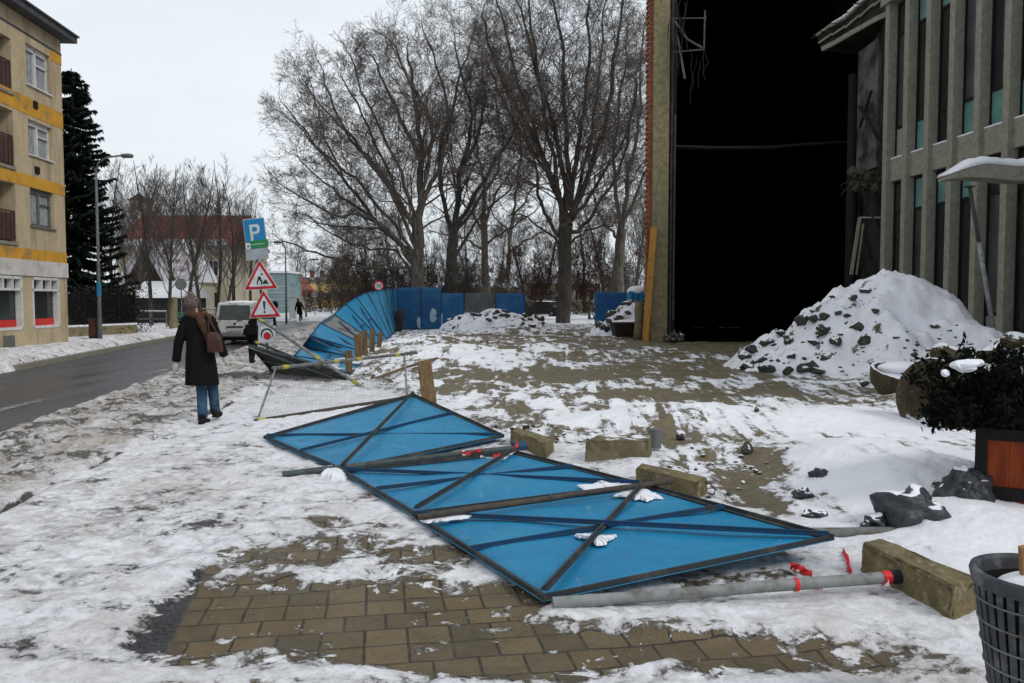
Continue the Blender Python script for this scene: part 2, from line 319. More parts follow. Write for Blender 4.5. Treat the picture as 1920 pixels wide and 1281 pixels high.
def fields(X, Y):
    # metres west (negative) / east of the walkway's edging
    rr = road_r(Y); rl = road_l(Y)
    dr = X - rr; dl = X - rl
    edge = np.interp(Y, [3, 6.23, 7.32, 12.4, 40], [-3.45, -3.86, -4.01, -4.30, -8.2])                       # inner edging line
    inroad = (dr < 0) & (dl > 0) & (Y < 66)
    verge = sst(dr, -.1, .5) * (1 - sst(X - edge, -.35, .1))
    fl = np.interp(Y, [0, 4.8, 7.4, 9.4, 18, 28, 43, 60], [3.6, 2.35, 1.46, .24, -3.6, -4.9, -6.1, -9])   # fence line
    yard = sst(X - fl, -.6, .8)
    cov = 1.0 - .22 * verge + 0 * X
    cov = cov - .40 * yard * sst(Y, 8, 12) * (1 - sst(Y, 48, 60))
    for b in BARE: cov = cov + blob(X, Y, *b[:5], p=b[5])
    cov = cov - .9 * np.exp(-((X - edge + .02) / .022) ** 2) * (Y < 13) * sst(fbm(X * 0, Y, 1.1, 3, 77), .42, .56)
    cov = np.clip(cov, -.3, 1.6)
    dirt = .50 * (1 - yard) * (1 - .3 * sst(Y, 10, 24)) + .55 * verge + blob(X, Y, 560, 790, 260, 40, -.28) + blob(X, Y, 200, 960, 230, 160, .28) + blob(X, Y, 900, 1180, 700, 70, .15)
    dirt = np.clip(dirt + .75 * np.exp(-((dr - .25) / .5) ** 2) + .6 * np.exp(-((dl + .25) / .35) ** 2), 0, 1)
    # paver / asphalt / mud
    pave_edge = np.interp(Y, [3, 3.75, 5.0, 9], [-1.75, -1.60, -1.86, -2.4])
    asph = (1 - sst(X - pave_edge, -.02, .02)) * sst(X - (pave_edge - .8), -.1, .1) * (1 - sst(Y, 5.6, 6.4))
    asph = np.maximum(asph, np.clip(-blob(X, Y, 440, 706, 80, 9, -1.2), 0, 1))
    paver = (1 - yard) * sst(X - pave_edge, -.02, .02)
    asp_cov = blob(X, Y, 325, 1165, 34, 42, -.75, 1) + blob(X, Y, 282, 1205, 34, 22, -.5, 1) + blob(X, Y, 385, 1085, 24, 24, -.7, 1)
    cov = cov + asp_cov * (.35 + 1.3 * fbm(X, Y, 7, 3, 91))
    # heights
    n1 = fbm(X, Y, .9, 4, 3); n2 = fbm(X, Y, 4.0, 4, 9); n3 = fbm(X, Y, 14, 3, 21)
    ca, sa = math.cos(.95), math.sin(.95); tx = X * ca + Y * sa; ty = -X * sa + Y * ca
    rut = fbm(tx * .35, ty * 2.6, 1.0, 4, 33)
    t = sst(cov + (n2 - .5) * 1.2, .25, 1.0)
    h = t * .035 + (n1 - .5) * .05 * yard + (n2 - .5) * .035 * (.35 + t) + (n3 - .5) * .014 * (.3 + t)
    h = h + (rut - .5) * .16 * yard * sst(Y, 9, 13) * (1 - sst(Y, 40, 60))
    h = h + verge * ((n2 - .4) * .07 + .02) - .03 * np.exp(-((X - edge) / .05) ** 2) * (Y < 14)
    h = h + .07 * np.exp(-((dr - .45) / .35) ** 2) * (Y > 15) * n1 * 1.5
    # opposite pavement: ploughed bank
    h = h + np.where(dl < 0, .16 * np.exp(-((dl + .75) / .5) ** 2) * (.5 + n1) + .05 * n2, 0)
    # mounds
    for (px, py, rx, ry, hh, p) in [(1650, 905, 150, 65, .30, 1.3), (1870, 905, 120, 45, .16, 1), (1850, 1010, 160, 40, .13, 1), (1240, 795, 150, 16, .16, 1), (1690, 765, 70, 12, .22, 1), (1380, 800, 200, 14, .10, 1), (1560, 790, 200, 18, .10, 1),
                                     (850, 660, 120, 14, .20, 1), (800, 645, 60, 12, .25, 1), (1010, 815, 60, 14, .06, 1), (720, 720, 90, 14, .07, 1), (1330, 850, 90, 10, .05, 1), (970, 620, 80, 10, .3, 1), (1050, 655, 50, 10, .10, 1), (1200, 872, 90, 6, .03, 1)]:
        h = h + blob(X, Y, px, py, rx, ry, hh, p) * (.75 + .5 * n1)
    # keep clear under the fallen panels
    for c in ((-1.5, 9.6, 1.5), (-.2, 7.4, 1.3), (.9, 5.7, 1.4)):
        k = np.exp(-(((X - c[0]) ** 2 + (Y - c[1]) ** 2) / c[2] ** 2) ** 2); h = h * (1 - .85 * k)
    h = np.where(inroad, -.16, h)
    kr = sst(dr, -.12, .25); kr = np.where(Y > 66, 1, kr); h = np.where(dr > -.2, h * kr + (-.16) * (1 - kr), h)
    h = np.where(dl < 0, h * sst(-dl, -.0, .3) + (-.16) * (1 - sst(-dl, 0, .3)), h)
    h = np.where((X > 5.6) & (Y > 31) & (Y < 47), np.minimum(h, .0), h)
    return h, cov, dirt, paver, asph, verge, yard
def gh(x, y):
    return float(fields(np.array([x * 1.0]), np.array([y * 1.0]))[0][0])

def hit(px, py, lo=2.5, hi=70):
    d = ray(px, py); Ys = np.geomspace(lo, hi, 1500); t = Ys / d.y; X = d.x * t; Z = HC + d.z * t; h = fields(X, Ys)[0]; k = int(np.argmax(Z < h)) if (Z < h).any() else -1
    return V((X[k], Ys[k], h[k]))
def make_ground():
    ys = list(np.geomspace(1.6, 3.2, 30)[:-1]) + list(np.geomspace(3.2, 75, 760)) + list(np.geomspace(78, 3000, 34))
    us = np.concatenate([np.linspace(-3.5, -.72, 60)[:-1], np.linspace(-.72, .72, 700), np.linspace(.72, 3.5, 60)[1:]])
    ys = np.array(ys); U, Yg = np.meshgrid(us, ys); X = (U * Yg); Y = Yg.copy()
    h, cov, dirt, paver, asph, verge, yard = fields(X.ravel(), Y.ravel())
    vs = np.stack([X.ravel(), Y.ravel(), h], 1); r, c = X.shape
    idx = np.arange(r * c).reshape(r, c); q = np.stack([idx[:-1, :-1], idx[:-1, 1:], idx[1:, 1:], idx[1:, :-1]], -1).reshape(-1, 4)
    me = bpy.data.meshes.new('ground'); me.vertices.add(len(vs)); me.vertices.foreach_set('co', vs.ravel())
    me.loops.add(q.size); me.loops.foreach_set('vertex_index', q.ravel()); me.polygons.add(len(q)); me.polygons.foreach_set('loop_start', np.arange(0, q.size, 4)); me.polygons.foreach_set('loop_total', np.full(len(q), 4))
    me.update(); me.validate(); me.polygons.foreach_set('use_smooth', np.ones(len(q), bool))
    for nm, a in (('cov', cov), ('dirt', dirt), ('paver', paver), ('asph', asph), ('verge', verge), ('yard', yard)):
        at = me.attributes.new(nm, 'FLOAT', 'POINT'); at.data.foreach_set('value', a.astype(np.float32))
    o = bpy.data.objects.new('ground', me); COL.objects.link(o); tag(o, kind='structure')
    n = N('ground_surface')
    cov_, dirt_, pav_, asp_, ver_, yrd_ = [n.attr(k) for k in ('cov', 'dirt', 'paver', 'asph', 'verge', 'yard')]
    a1 = n.noise(1.6, 6, .62); a2 = n.noise(8, 7, .68, dist=.5); a3 = n.noise(42, 4, .7)
    # directional (tyre-track) breakup in the yard
    trk = n.noise(1, 6, .62, vec=n.mapping((3.2, .55, 1), (0, 0, .62)), dist=.8)
    # mud
    mud = n.mix(n.step(a2, .3, .7), (.168, .134, .076), (.092, .073, .042)); mud = n.mix(n.step(a1, .45, .65, 0, .6), mud, (.13, .12, .085))
    # pavers
    vec = n.mapping((1, 1, 1), (0, 0, R(-9.2)), (0.07, .05, 0)); wob = n.nd('ShaderNodeVectorMath'); wob.operation = 'MULTIPLY_ADD'
    n.L(n.noise(3, 3, .5, col=True), wob.inputs[0]); wob.inputs[1].default_value = (.012, .012, 0); n.L(vec, wob.inputs[2])
    def bricks(wd, hh, off, freq, c1, c2):
        b = n.nd('ShaderNodeTexBrick'); n.L(wob.outputs[0], b.inputs[0]); b.inputs['Scale'].default_value = 1; b.inputs['Brick Width'].default_value = wd; b.inputs['Row Height'].default_value = hh
        b.inputs['Mortar Size'].default_value = .008; b.inputs['Mortar Smooth'].default_value = .35; b.offset = off; b.offset_frequency = freq; b.inputs['Bias'].default_value = 0
        b.inputs['Color1'].default_value = c1 + (1,); b.inputs['Color2'].default_value = c2 + (1,); b.inputs['Mortar'].default_value = (.018, .016, .012, 1); return b
    b1 = bricks(.205, .195, .5, 3, (.145, .104, .052), (.078, .058, .032))
    jm = n.step(b1.outputs['Fac'], .2, .7)
    pvc = n.mix(n.step(a2, .35, .75, 0, .45), b1.outputs['Color'], (.145, .112, .062)); pvc = n.mix(n.step(n.noise(3.5, 6, .7), .5, .7, 0, .7), pvc, (.075, .062, .036))
    pvc = n.mix(n.step(a3, .56, .72, 0, .6), pvc, (.045, .038, .025)); pvc = n.mix(n.step(n.noise(11, 7, .75, dist=.6), .52, .66, 0, .55), pvc, (.055, .045, .028)); pvc = n.mix(n.step(n.noise(22, 6, .8), .60, .70, 0, .55), pvc, (.30, .26, .20))
    base = n.mix(pav_, mud, pvc)
    asc = n.mix(n.step(a3, .35, .65), (.010, .010, .011), (.05, .05, .052)); asc = n.mix(n.step(n.noise(60, 3, .6), .62, .68, 0, .6), asc, (.14, .14, .14)); base = n.mix(asp_, base, asc)
    dk = n.mix(n.step(a2, .3, .7), (.10, .085, .062), (.05, .043, .035)); base = n.mix(n.math('MULTIPLY', n.math('SUBTRACT', 1.0, yrd_), n.math('SUBTRACT', 1.0, pav_), clamp=True), base, n.mix(asp_, dk, asc))
    # snow mask
    s = n.math('ADD', n.math('MULTIPLY', n.math('SUBTRACT', a1, .5), 2.2), n.math('MULTIPLY', n.math('SUBTRACT', a2, .5), 2.4))
    s = n.math('ADD', s, n.math('MULTIPLY', n.math('MULTIPLY', n.math('ADD', n.math('SUBTRACT', trk, .5), n.math('MULTIPLY', n.math('SUBTRACT', n.noise(1, 6, .62, vec=n.mapping((2.6, .7, 1), (0, 0, -.5)), dist=.6), .5), .8)), 4.6), yrd_))
    s = n.math('ADD', s, n.math('MULTIPLY', n.math('SUBTRACT', a3, .5), .5)); s = n.math('ADD', s, cov_)
    s = n.math('ADD', s, n.math('MULTIPLY', n.math('MULTIPLY', n.math('SUBTRACT', n.noise(.55, 3, .5, dist=.8), .5), 2.6), yrd_))
    s = n.math('ADD', s, n.math('MULTIPLY', n.math('SUBTRACT', n.noise(19, 6, .78), .5), .9)); s = n.math('ADD', s, n.math('MULTIPLY', n.step(n.noise(7.5, 4, .6, dist=.6), .57, .68), n.math('MULTIPLY', n.math('MAXIMUM', pav_, asp_), .75))); mask = n.step(s, .42, .72); thin = n.step(s, .30, 1.25)
    # snow colour: clean on the mounds, trodden and gritty elsewhere
    clean = n.mix(n.step(a1, .3, .7), (.86, .86, .89), (.79, .79, .83))
    gr = n.noise(5, 8, .75, dist=.9); gr2 = n.noise(17, 7, .8, dist=.4)
    tr = n.mix(n.step(gr, .42, .66), (.83, .825, .85), (.46, .43, .42)); tr = n.mix(n.step(gr2, .53, .68, 0, .75), tr, (.24, .215, .195))
    tr = n.mix(n.step(n.noise(.9, 5, .6), .46, .66, 0, .5), tr, (.45, .375, .32)); tr = n.mix(n.step(n.noise(2.3, 7, .75, dist=1.0), .55, .66, 0, .65), tr, (.21, .195, .19))
    scol = n.mix(n.math('MULTIPLY', dirt_, 1.25, clamp=True), clean, tr)
    vb = n.mix(n.step(n.noise(3.2, 8, .72, dist=.6), .42, .60), (.58, .55, .53), (.22, .165, .115)); scol = n.mix(n.math('MULTIPLY', n.math('MULTIPLY', ver_, dirt_), .62), scol, vb)
    scol = n.mix(thin, n.mix(.55, scol, base), scol)
    # grit scattered on the snow
    sp = n.noise(75, 2, .5); scol = n.mix(n.math('MULTIPLY', n.step(sp, .68, .73), .6), scol, (.10, .08, .06))
    col = n.mix(mask, base, scol)
    hh = n.math('ADD', n.math('MULTIPLY', mask, n.math('ADD', .9, n.math('MULTIPLY', gr2, .9))), n.math('MULTIPLY', a3, .35))
    hh = n.math('SUBTRACT', hh, n.math('MULTIPLY', n.math('MULTIPLY', jm, pav_), n.math('MULTIPLY', n.math('SUBTRACT', 1.0, mask), .5)))
    hh = n.math('ADD', hh, n.math('MULTIPLY', gr, 1.0))
    vo = n.nd('ShaderNodeTexVoronoi'); vo.feature = 'SMOOTH_F1'; vo.inputs['Scale'].default_value = 1.0; vo.inputs['Smoothness'].default_value = .5
    wv = n.nd('ShaderNodeVectorMath'); wv.operation = 'MULTIPLY_ADD'; n.L(n.noise(6, 3, .5, col=True), wv.inputs[0]); wv.inputs[1].default_value = (.5, .5, 0); n.L(n.mapping((6.5, 3.6, 1), (0, 0, R(-9))), wv.inputs[2]); n.L(wv.outputs[0], vo.inputs['Vector'])
    hh = n.math('ADD', hh, n.math('MULTIPLY', n.math('MULTIPLY', n.step(vo.outputs['Distance'], .08, .42), mask), n.math('MULTIPLY', n.math('SUBTRACT', 1.0, yrd_), 1.5)))
    rough = n.mixf(mask, n.step(a1, .35, .65, .42, .85), .6)
    n.out(col, rough, n.bump(hh, .75, .022), 0, .35)
    me.materials.append(n.m)
make_ground()

# road sheet
def make_road():
    mb = MB(); ys = [2.0] + list(np.geomspace(3, 67, 60))
    for i in range(len(ys) - 1):
        y0, y1 = ys[i], ys[i + 1]
        mb.add([(road_l(y0) - .4, y0, -.1), (road_r(y0) + .4, y0, -.1), (road_r(y1) + .4, y1, -.1), (road_l(y1) - .4, y1, -.1)], [(0, 1, 2, 3)])
    n = N('wet_asphalt'); a = n.noise(60, 4, .7); st = n.noise(1, 6, .6, vec=n.mapping((1.6, .12, 1), (0, 0, R(9))))
    c = n.mix(n.step(st, .35, .7), (.032, .032, .036), (.062, .06, .062)); c = n.mix(n.step(a, .45, .75, 0, .35), c, (.11, .105, .10))
    c = n.mix(n.step(n.noise(1, 7, .75, vec=n.mapping((2.2, .5, 1), (0, 0, R(9))), dist=.7), .57, .72, 0, .55), c, (.17, .14, .115))
    m = n.out(c, n.step(st, .3, .7, .28, .6), n.bump(a, .4, .006), 0, .5)
    mb.build('road', m, kind='structure')
    mk = MB(); a = G(-60, 783, -.095); b = G(85, 748, -.095); d = (b - a).normalized(); s = V((d.y, -d.x, 0)) * .10
    mk.add([a - s, a + s, b + s, b - s], [(0, 1, 2, 3)])
    for k in (1, 2, 3, 4):
        o = d * 7.0 * k; mk.add([a - s + o, a + s + o, a + d * 3 + s + o, a + d * 3 - s + o], [(0, 1, 2, 3)])
    n = N('worn_road_paint'); q = n.noise(6, 8, .75)
    mk.build('road_marking', n.out(n.mix(n.step(q, .38, .6), (.30, .29, .27), (.07, .068, .066)), .7), kind='structure')
    kb = MB()
    for i in range(60):
        y0 = 20 + i * 1.0; kb.bar((road_l(y0) - .10, y0, -.06), (road_l(y0 + .97) - .10, y0 + .97, -.06), .14, .20)
    kb.build('kerb', M['conc_grey'], kind='structure', bevel=.01)
make_road()

# ------------------------------------------------------------------ fallen and standing blue hoarding panels
def make_panel(c, label, sheet='blue', brace='blue_brace', frame='frame_steel', group=None, tw=.045, side=1, seed=0, bulge=.03, fw=.032, bw=.042, name='hoarding_panel', cat='hoarding panel'):
    # c: four corners in order; braces and frame stand on the face towards `side`
    c = [V(p) for p in c]; rr = random.Random(seed)
    nn = (c[1] - c[0]).cross(c[3] - c[0]).normalized() * side
    ctr = sum(c, V((0, 0, 0))) / 4; t = thing(name, label, cat, (ctr.x, ctr.y, min(p.z for p in c)), group)
    def P(u, v): return (c[0] * (1 - u) + c[1] * u) * (1 - v) + (c[3] * (1 - u) + c[2] * u) * v
    K = 12; mb = MB(); vs = []
    ph = [rr.uniform(0, 6) for _ in range(4)]
    def dz(u, v): return bulge * (math.sin(3.1 * u + ph[0]) * math.sin(4.2 * v + ph[1]) + .5 * math.sin(9 * u + ph[2]) * math.sin(7 * v + ph[3])) * (16 * u * (1 - u) * v * (1 - v)) ** .5
    for k in (0, 1):
        for i in range(K + 1):
            for j in range(K + 1):
                vs.append(P(i / K, j / K) + nn * (dz(i / K, j / K) - .003 * k))
    q = (K + 1) ** 2; fs = []
    for i in range(K):
        for j in range(K):
            a = i * (K + 1) + j; f = (a, a + K + 1, a + K + 2, a + 1); fs.append(f); fs.append(tuple(x + q for x in reversed(f)))
    for i in range(K):
        for e in ((lambda k: k * (K + 1)), (lambda k: k * (K + 1) + K), (lambda k: k), (lambda k: K * (K + 1) + k)):
            a, b = e(i), e(i + 1); fs.append((a, b, b + q, a + q))
    mb.add(vs, fs); mb.build('sheet', M[sheet] if isinstance(sheet, str) else sheet, t, smooth=True)
    fr = MB(); ins = .012
    e = [P(0, 0), P(1, 0), P(1, 1), P(0, 1)]
    for i in range(4):
        a, b = e[i], e[(i + 1) % 4]; inn = (ctr - (a + b) / 2).normalized()
        fr.bar(a + inn * ins + nn * .018, b + inn * ins + nn * .014, .012, fw, nn)          # upright leg of the angle
        fr.bar(a + inn * (fw / 2 + .018) + nn * .0065, b + inn * (fw / 2 + .018) + nn * .0065, fw, .008, nn)
    fr.build('frame', M[frame], t)
    def br(p, q_, lift, m_):
        b = MB(); k = 8; pts = []
        for i in range(k + 1): pts.append(p.lerp(q_, i / k))
        b.bar(p + nn * lift, q_ + nn * lift, bw, .010, nn); b.bar(p + nn * (lift + .012), q_ + nn * (lift + .012), .012, .022, nn); b.build('brace', M[m_], t)
    L_ = .028
    br(P(.012, .012), P(.988, .988), L_ + .024, 'frame_steel' if frame == 'frame_steel' else brace)
    br(P(.988, .012), P(.012, .988), L_ + .0, brace)
    br(P(.012, .5), P(.988, .5), L_ - .010, brace)
    return t
GP = 'blue sheet-metal hoarding panels'
# three flat panels in front (corner order: street-near, fence-near, fence-far, street-far)
def zz(px, py, z): return G(px, py, z)
p3 = [zz(1018, 1128, .05), zz(1566, 1012, .17), zz(1212, 912, .09), zz(775, 970, .05)]
make_panel(p3, 'nearest blue panel lying flat, snow star at its crossing braces', group=GP, seed=1)
p2 = [zz(776, 968, .06), zz(1206, 912, .08), zz(968, 850, .10), zz(640, 886, .05)]
make_panel(p2, 'blue panel lying flat between the dark pipe and the rusty pipe', group=GP, seed=2)
p1 = [zz(640, 884, .05), zz(946, 820, .07), zz(776, 741, .29), zz(494, 822, .05)]
make_panel(p1, 'blue panel lying flat in front of the upright plank, farthest of the flat three', group=GP, seed=3)

# snow patches on the panels
def patch(name, pts, z, label, th=.007, lift=.0):
    rr = random.Random(len(pts) * 7 + int(pts[0][0])); poly = []
    P_ = [G(x, y, z) for x, y in pts]
    k = len(P_); ring = []
    for i in range(k):
        a, b = P_[i], P_[(i + 1) % k]
        for t in np.linspace(0, 1, 9)[:-1]:
            p = a.lerp(b, float(t)); j = (b - a).length * .09; ring.append(p + V((rr.uniform(-j, j), rr.uniform(-j, j), 0)))
    c = sum(ring, V((0, 0, 0))) / len(ring); n = len(ring); vs = [p + V((0, 0, -.01)) for p in ring]; 
    for f, hgt in ((.93, .5), (.75, .85), (.4, 1.0)): vs += [c + (p - c) * f + V((0, 0, th * hgt * rr.uniform(.8, 1.1))) for p in ring]
    vs.append(c + V((0, 0, th)))
    fs = [(l * n + i, l * n + (i + 1) % n, (l + 1) * n + (i + 1) % n, (l + 1) * n + i) for l in range(3) for i in range(n)] + [(3 * n + i, 3 * n + (i + 1) % n, 4 * n) for i in range(n)]
    mb = MB(); mb.add(vs, fs); mb.build(name, M['snow'], label=label, cat='snow patch', smooth=True)
GS = 'snow patches left on the panels'
patch('snow_patch', [(1074, 1001), (1108, 1000), (1117, 1004), (1158, 1003), (1148, 1009), (1140, 1012), (1136, 1019), (1118, 1021), (1112, 1014), (1100, 1016), (1106, 1008), (1088, 1007)], .108, 'star-shaped snow at the crossing braces of the nearest panel')
patch('snow_patch', [(1203, 914), (1228, 924), (1246, 934), (1228, 933), (1214, 939), (1199, 934), (1190, 936), (1184, 930), (1147, 928), (1166, 921)], .115, 'snow clump at the far corner of the nearest blue panel')
patch('snow_patch', [(1082, 909), (1110, 908), (1128, 901), (1150, 906), (1195, 908), (1160, 914), (1120, 918), (1096, 917)], .112, 'thin snow strip above the rusty pipe by the middle concrete block')
patch('snow_patch', [(788, 974), (850, 966), (895, 966), (850, 973), (800, 979)], .10, 'snow sliver below the rusty pipe at its street end')
patch('snow_patch', [(605, 884), (622, 876), (645, 886), (650, 900), (625, 900), (600, 893)], .03, 'small snow lump at the street end of the dark pipe', th=.05)

# pipes lying between panels
def pipe(px0, py0, z0, px1, py1, z1, r, m_, label, bands=(), hollow=True, name='steel_pipe', cap='steel_rust', cat='pipe', nb=14):
    a = G(px0, py0, z0); b = G(px1, py1, z1); t = thing(name, label, cat, (a.x, a.y, min(a.z, b.z) - r), 'steel pipes of the hoarding')
    rr = random.Random(int(px0)); mb = MB(); d = (b - a); k = 10; sd_ = V((d.y, -d.x, 0)).normalized()
    pts = [a + d * (i / k) + sd_ * rr.uniform(-.003, .003) + V((0, 0, rr.uniform(-.003, .003))) for i in range(k + 1)]
    mb.tube(pts, r, nb, caps=not hollow)
    if hollow:
        mb.tube([a + d * .0, a + d * .3], r * .86, nb, caps=False); dn = d.normalized()
        mb.tube([a - dn * .0005, a + dn * .0], [r * .86, r], nb, caps=False)
    mb.build('tube', M[m_], t, smooth=True)
    for (f, wd, mm, ex) in bands:
        s = MB(); s.tube([a + d * f - d.normalized() * wd / 2, a + d * f + d.normalized() * wd / 2], r * ex, nb); s.build('band', M[mm], t, smooth=False)
    return t
pipe(530, 890, .05, 985, 838, .13, .031, 'pipe_green', 'dark green pipe with a rusty open end lying above the middle panel', [(.33, .05, 'steel_rust', 1.12), (.72, .04, 'white_tape', 1.1)])
pipe(782, 970, .13, 1245, 904, .15, .022, 'steel_rust', 'rusty brown pipe lying between the two nearest blue panels', [(.5, .03, 'steel_rust', 1.2)])
pipe(1036, 1132, .055, 1676, 1082, .11, .032, 'pipe_grey', 'long light grey pipe along the front edge of the nearest panel', [(.02, .07, 'pipe_grey', 1.06), (.10, .05, 'pipe_grey', 1.07), (.70, .022, 'red_tape', 1.14), (.975, .045, 'red_tape', 1.16)])
pipe(1430, 1001, .03, 1742, 997, .05, .036, 'steel_grey', 'grey pipe end sticking out of snow behind the nearest panel')
# red warning tape ends
def ribbon(pts, wd, m_, label, seed=0):
    wd *= 1.35
    rr = random.Random(seed); mb = MB(); P_ = [V(p) for p in pts]; k = 18; out = []
    for i in range(k + 1):
        f = i / k * (len(P_) - 1); j = min(int(f), len(P_) - 2); p = P_[j].lerp(P_[j + 1], f - j); out.append(p + V((rr.uniform(-.006, .006), rr.uniform(-.006, .006), rr.uniform(0, .012))))
    for i in range(k):
        a, b = out[i], out[i + 1]; s = V((math.sin(i * .7), .3, math.cos(i * .7))).normalized() * wd / 2
        s2 = V((math.sin(i * .7 + .7), .3, math.cos(i * .7 + .7))).normalized() * wd / 2
        n_ = V((.001, -.001, .001)); mb.add([a - s, a + s, b + s2, b - s2, a - s + n_, a + s + n_, b + s2 + n_, b - s2 + n_], [(0, 1, 2, 3), (7, 6, 5, 4), (0, 4, 5, 1), (3, 2, 6, 7), (1, 5, 6, 2), (0, 3, 7, 4)])
    mb.build('warning_tape', M[m_], label=label, cat='tape', smooth=False, group='torn red and white warning tape')
ribbon([G(970, 832, .17), G(962, 848, .13), G(940, 853, .12), G(925, 856, .12)], .035, 'red_tape', 'red tape tangled at the block end of the dark green pipe', 1)
ribbon([G(900, 845, .17), G(880, 851, .13), G(865, 850, .13)], .03, 'red_tape', 'short red tape hanging from the dark green pipe', 2)
ribbon([G(968, 846, .13), G(945, 862, .12), G(900, 858, .12)], .016, 'white_tape', 'white tape strand beside the dark green pipe', 3)
ribbon([G(1484, 1062, .04), G(1500, 1070, .05), G(1520, 1079, .04)], .035, 'red_tape', 'red tape scrap lying in the snow above the light grey pipe', 4)
ribbon([G(1515, 1103, .03), G(1530, 1104, .03), G(1540, 1101, .04)], .03, 'red_tape', 'red tape scrap below the light grey pipe', 5)
ribbon([G(1580, 1034, .03), G(1588, 1052, .03), G(1592, 1075, .03)], .022, 'red_tape', 'thin red tape strand left of the nearest concrete block', 6)
ribbon([G(1666, 1095, .10), G(1658, 1103, .04), G(1648, 1100, .02)], .025, 'white_tape', 'pinkish tape tied at the block end of the light grey pipe', 7)

# concrete blocks
def block(pts, zt, label, m_='conc', socket=None, loop=None, zb=-.03, bev=.02, seed=0):
    # pts: 4 pixel corners of the top face at height zt, in order
    P_ = [G(x, y, zt) for x, y in pts]; c = sum(P_, V((0, 0, 0))) / 4; t = thing('concrete_block', label, 'concrete block', (c.x, c.y, 0), 'concrete foot blocks of the hoarding')
    bm = bmesh.new(); vt = [bm.verts.new(p) for p in P_]; vb = [bm.verts.new((p.x + (p.x - c.x) * .03, p.y + (p.y - c.y) * .03, zb)) for p in P_]
    bm.faces.new(vt); bm.faces.new(vb[::-1])
    for i in range(4): bm.faces.new((vt[i], vb[i], vb[(i + 1) % 4], vt[(i + 1) % 4]))
    bmesh.ops.recalc_face_normals(bm, faces=bm.faces); bmesh.ops.bevel(bm, geom=bm.edges[:] , offset=bev, segments=2, affect='EDGES', profile=.6)
    bmesh.ops.subdivide_edges(bm, edges=bm.edges[:], cuts=4, use_grid_fill=True)
    rr = random.Random(seed)
    for v in bm.verts: v.co += V((rr.gauss(0, 1), rr.gauss(0, 1), rr.gauss(0, 1))) * .0028
    me = bpy.data.meshes.new('body'); 
    for v in bm.verts: v.co -= t.location
    bm.to_mesh(me); bm.free(); me.materials.append(M[m_]); me.polygons.foreach_set('use_smooth', [True] * len(me.polygons)); o = bpy.data.objects.new('body', me); COL.objects.link(o); o.parent = t
    if socket:
        a, b, r, mm = socket; s = MB(); s.tube([a, b], r, 16); s.build('socket', M[mm], t, smooth=False)
    if loop:
        a, b = loop; mid = (a + b) / 2; out = (mid - c); out.z = 0; out = out.normalized() * .07
        s = MB(); s.tube([a, a + out * .8, mid + out * 1.3, b + out * .8, b], .006, 6); s.build('lifting_loop', M['steel_rust'], t, smooth=True)
    return t
block([(1616, 1016), (1652, 1008), (1834, 1084), (1784, 1099)], .20, 'large yellowish concrete block at the end of the light grey pipe', socket=(G(1668, 1082, .11), G(1700, 1081, .11), .038, 'dark_metal'), loop=(G(1818, 1105, .13), G(1826, 1130, .06)), bev=.025, seed=1)
block([(1193, 876), (1204, 868), (1326, 895), (1306, 905)], .15, 'concrete block with wire loop at the end of the rusty pipe', socket=(G(1222, 906, .15), G(1258, 901, .15), .030, 'steel_rust'), loop=(G(1322, 905, .13), G(1328, 925, .05)), seed=2)
block([(957, 808), (972, 801), (1038, 822), (1022, 832)], .17, 'small concrete block beside red tape at the end of the dark green pipe', socket=(G(962, 838, .14), G(985, 836, .14), .045, 'blue_brace'), seed=3)
block([(1098, 826), (1122, 815), (1222, 814), (1214, 826)], .23, 'loose concrete block with a round steel collar, alone in the snow', m_='conc_snow', socket=(G(1228, 840, .06), G(1228, 840, .06) + V((0, 0, .20)), .068, 'steel_grey'), seed=4)
# planks
def plank(a, b, wd, th, m_, label, name='plank', group=None, seed=0, facing=V((0, -1, 0))):
    mb = MB(); a = V(a); b = V(b); k = 6; rr = random.Random(seed); d = (b - a).normalized(); s = d.cross(facing).normalized(); up = s.cross(d); vs = []
    for i in range(k + 1):
        p = a.lerp(b, i / k); ww = wd * (1 + rr.uniform(-.04, .04)); tip = (rr.uniform(-.02, .03) if i == k else 0)
        for q, (x, y) in enumerate(((-1, -1), (1, -1), (1, 1), (-1, 1))): vs.append(p + s * x * ww / 2 + up * y * th / 2 + (d * tip * (1 if q in (1, 2) else -1)))
    fs = [(i * 4 + j, i * 4 + (j + 1) % 4, i * 4 + 4 + (j + 1) % 4, i * 4 + 4 + j) for i in range(k) for j in range(4)] + [(3, 2, 1, 0), (k * 4, k * 4 + 1, k * 4 + 2, k * 4 + 3)]
    mb.add(vs, fs); return mb.build(name, M[m_], label=label, cat='plank', group=group)
plank(D(806, 762, 11.7), D(795, 676, 11.9), .20, .045, 'wood', 'thick weathered plank standing upright behind the flat panels', seed=1, facing=V((.35, -1, 0)))
for i, (x0, y0, x1, y1, wd, Y) in enumerate([(655, 702, 653, 657, .14, 17.8), (672, 672, 670, 627, .18, 22), (684, 668, 683, 619, .16, 23), (697, 663, 699, 618, .15, 24), (709, 656, 715, 624, .15, 25.5)]):
    plank(D(x0, y0, Y), D(x1, y1, Y), wd, .05, 'wood', ['single grey-brown plank stub at the near end of the plank row', 'wide plank, second of the short row before the twisted panels', 'plank in the middle of the short row before the twisted panels', 'plank with a snowy edge in the short row', 'last plank of the short row, leaning right'][i], name='plank', group='short planks beside the twisted panels', seed=i + 5)
lp = plank(D(1210, 640, 31.6), D(1226, 425, 31.75), .24, .06, 'wood_new', 'long yellow plank leaning on the concrete pillar of the ruin', seed=3)

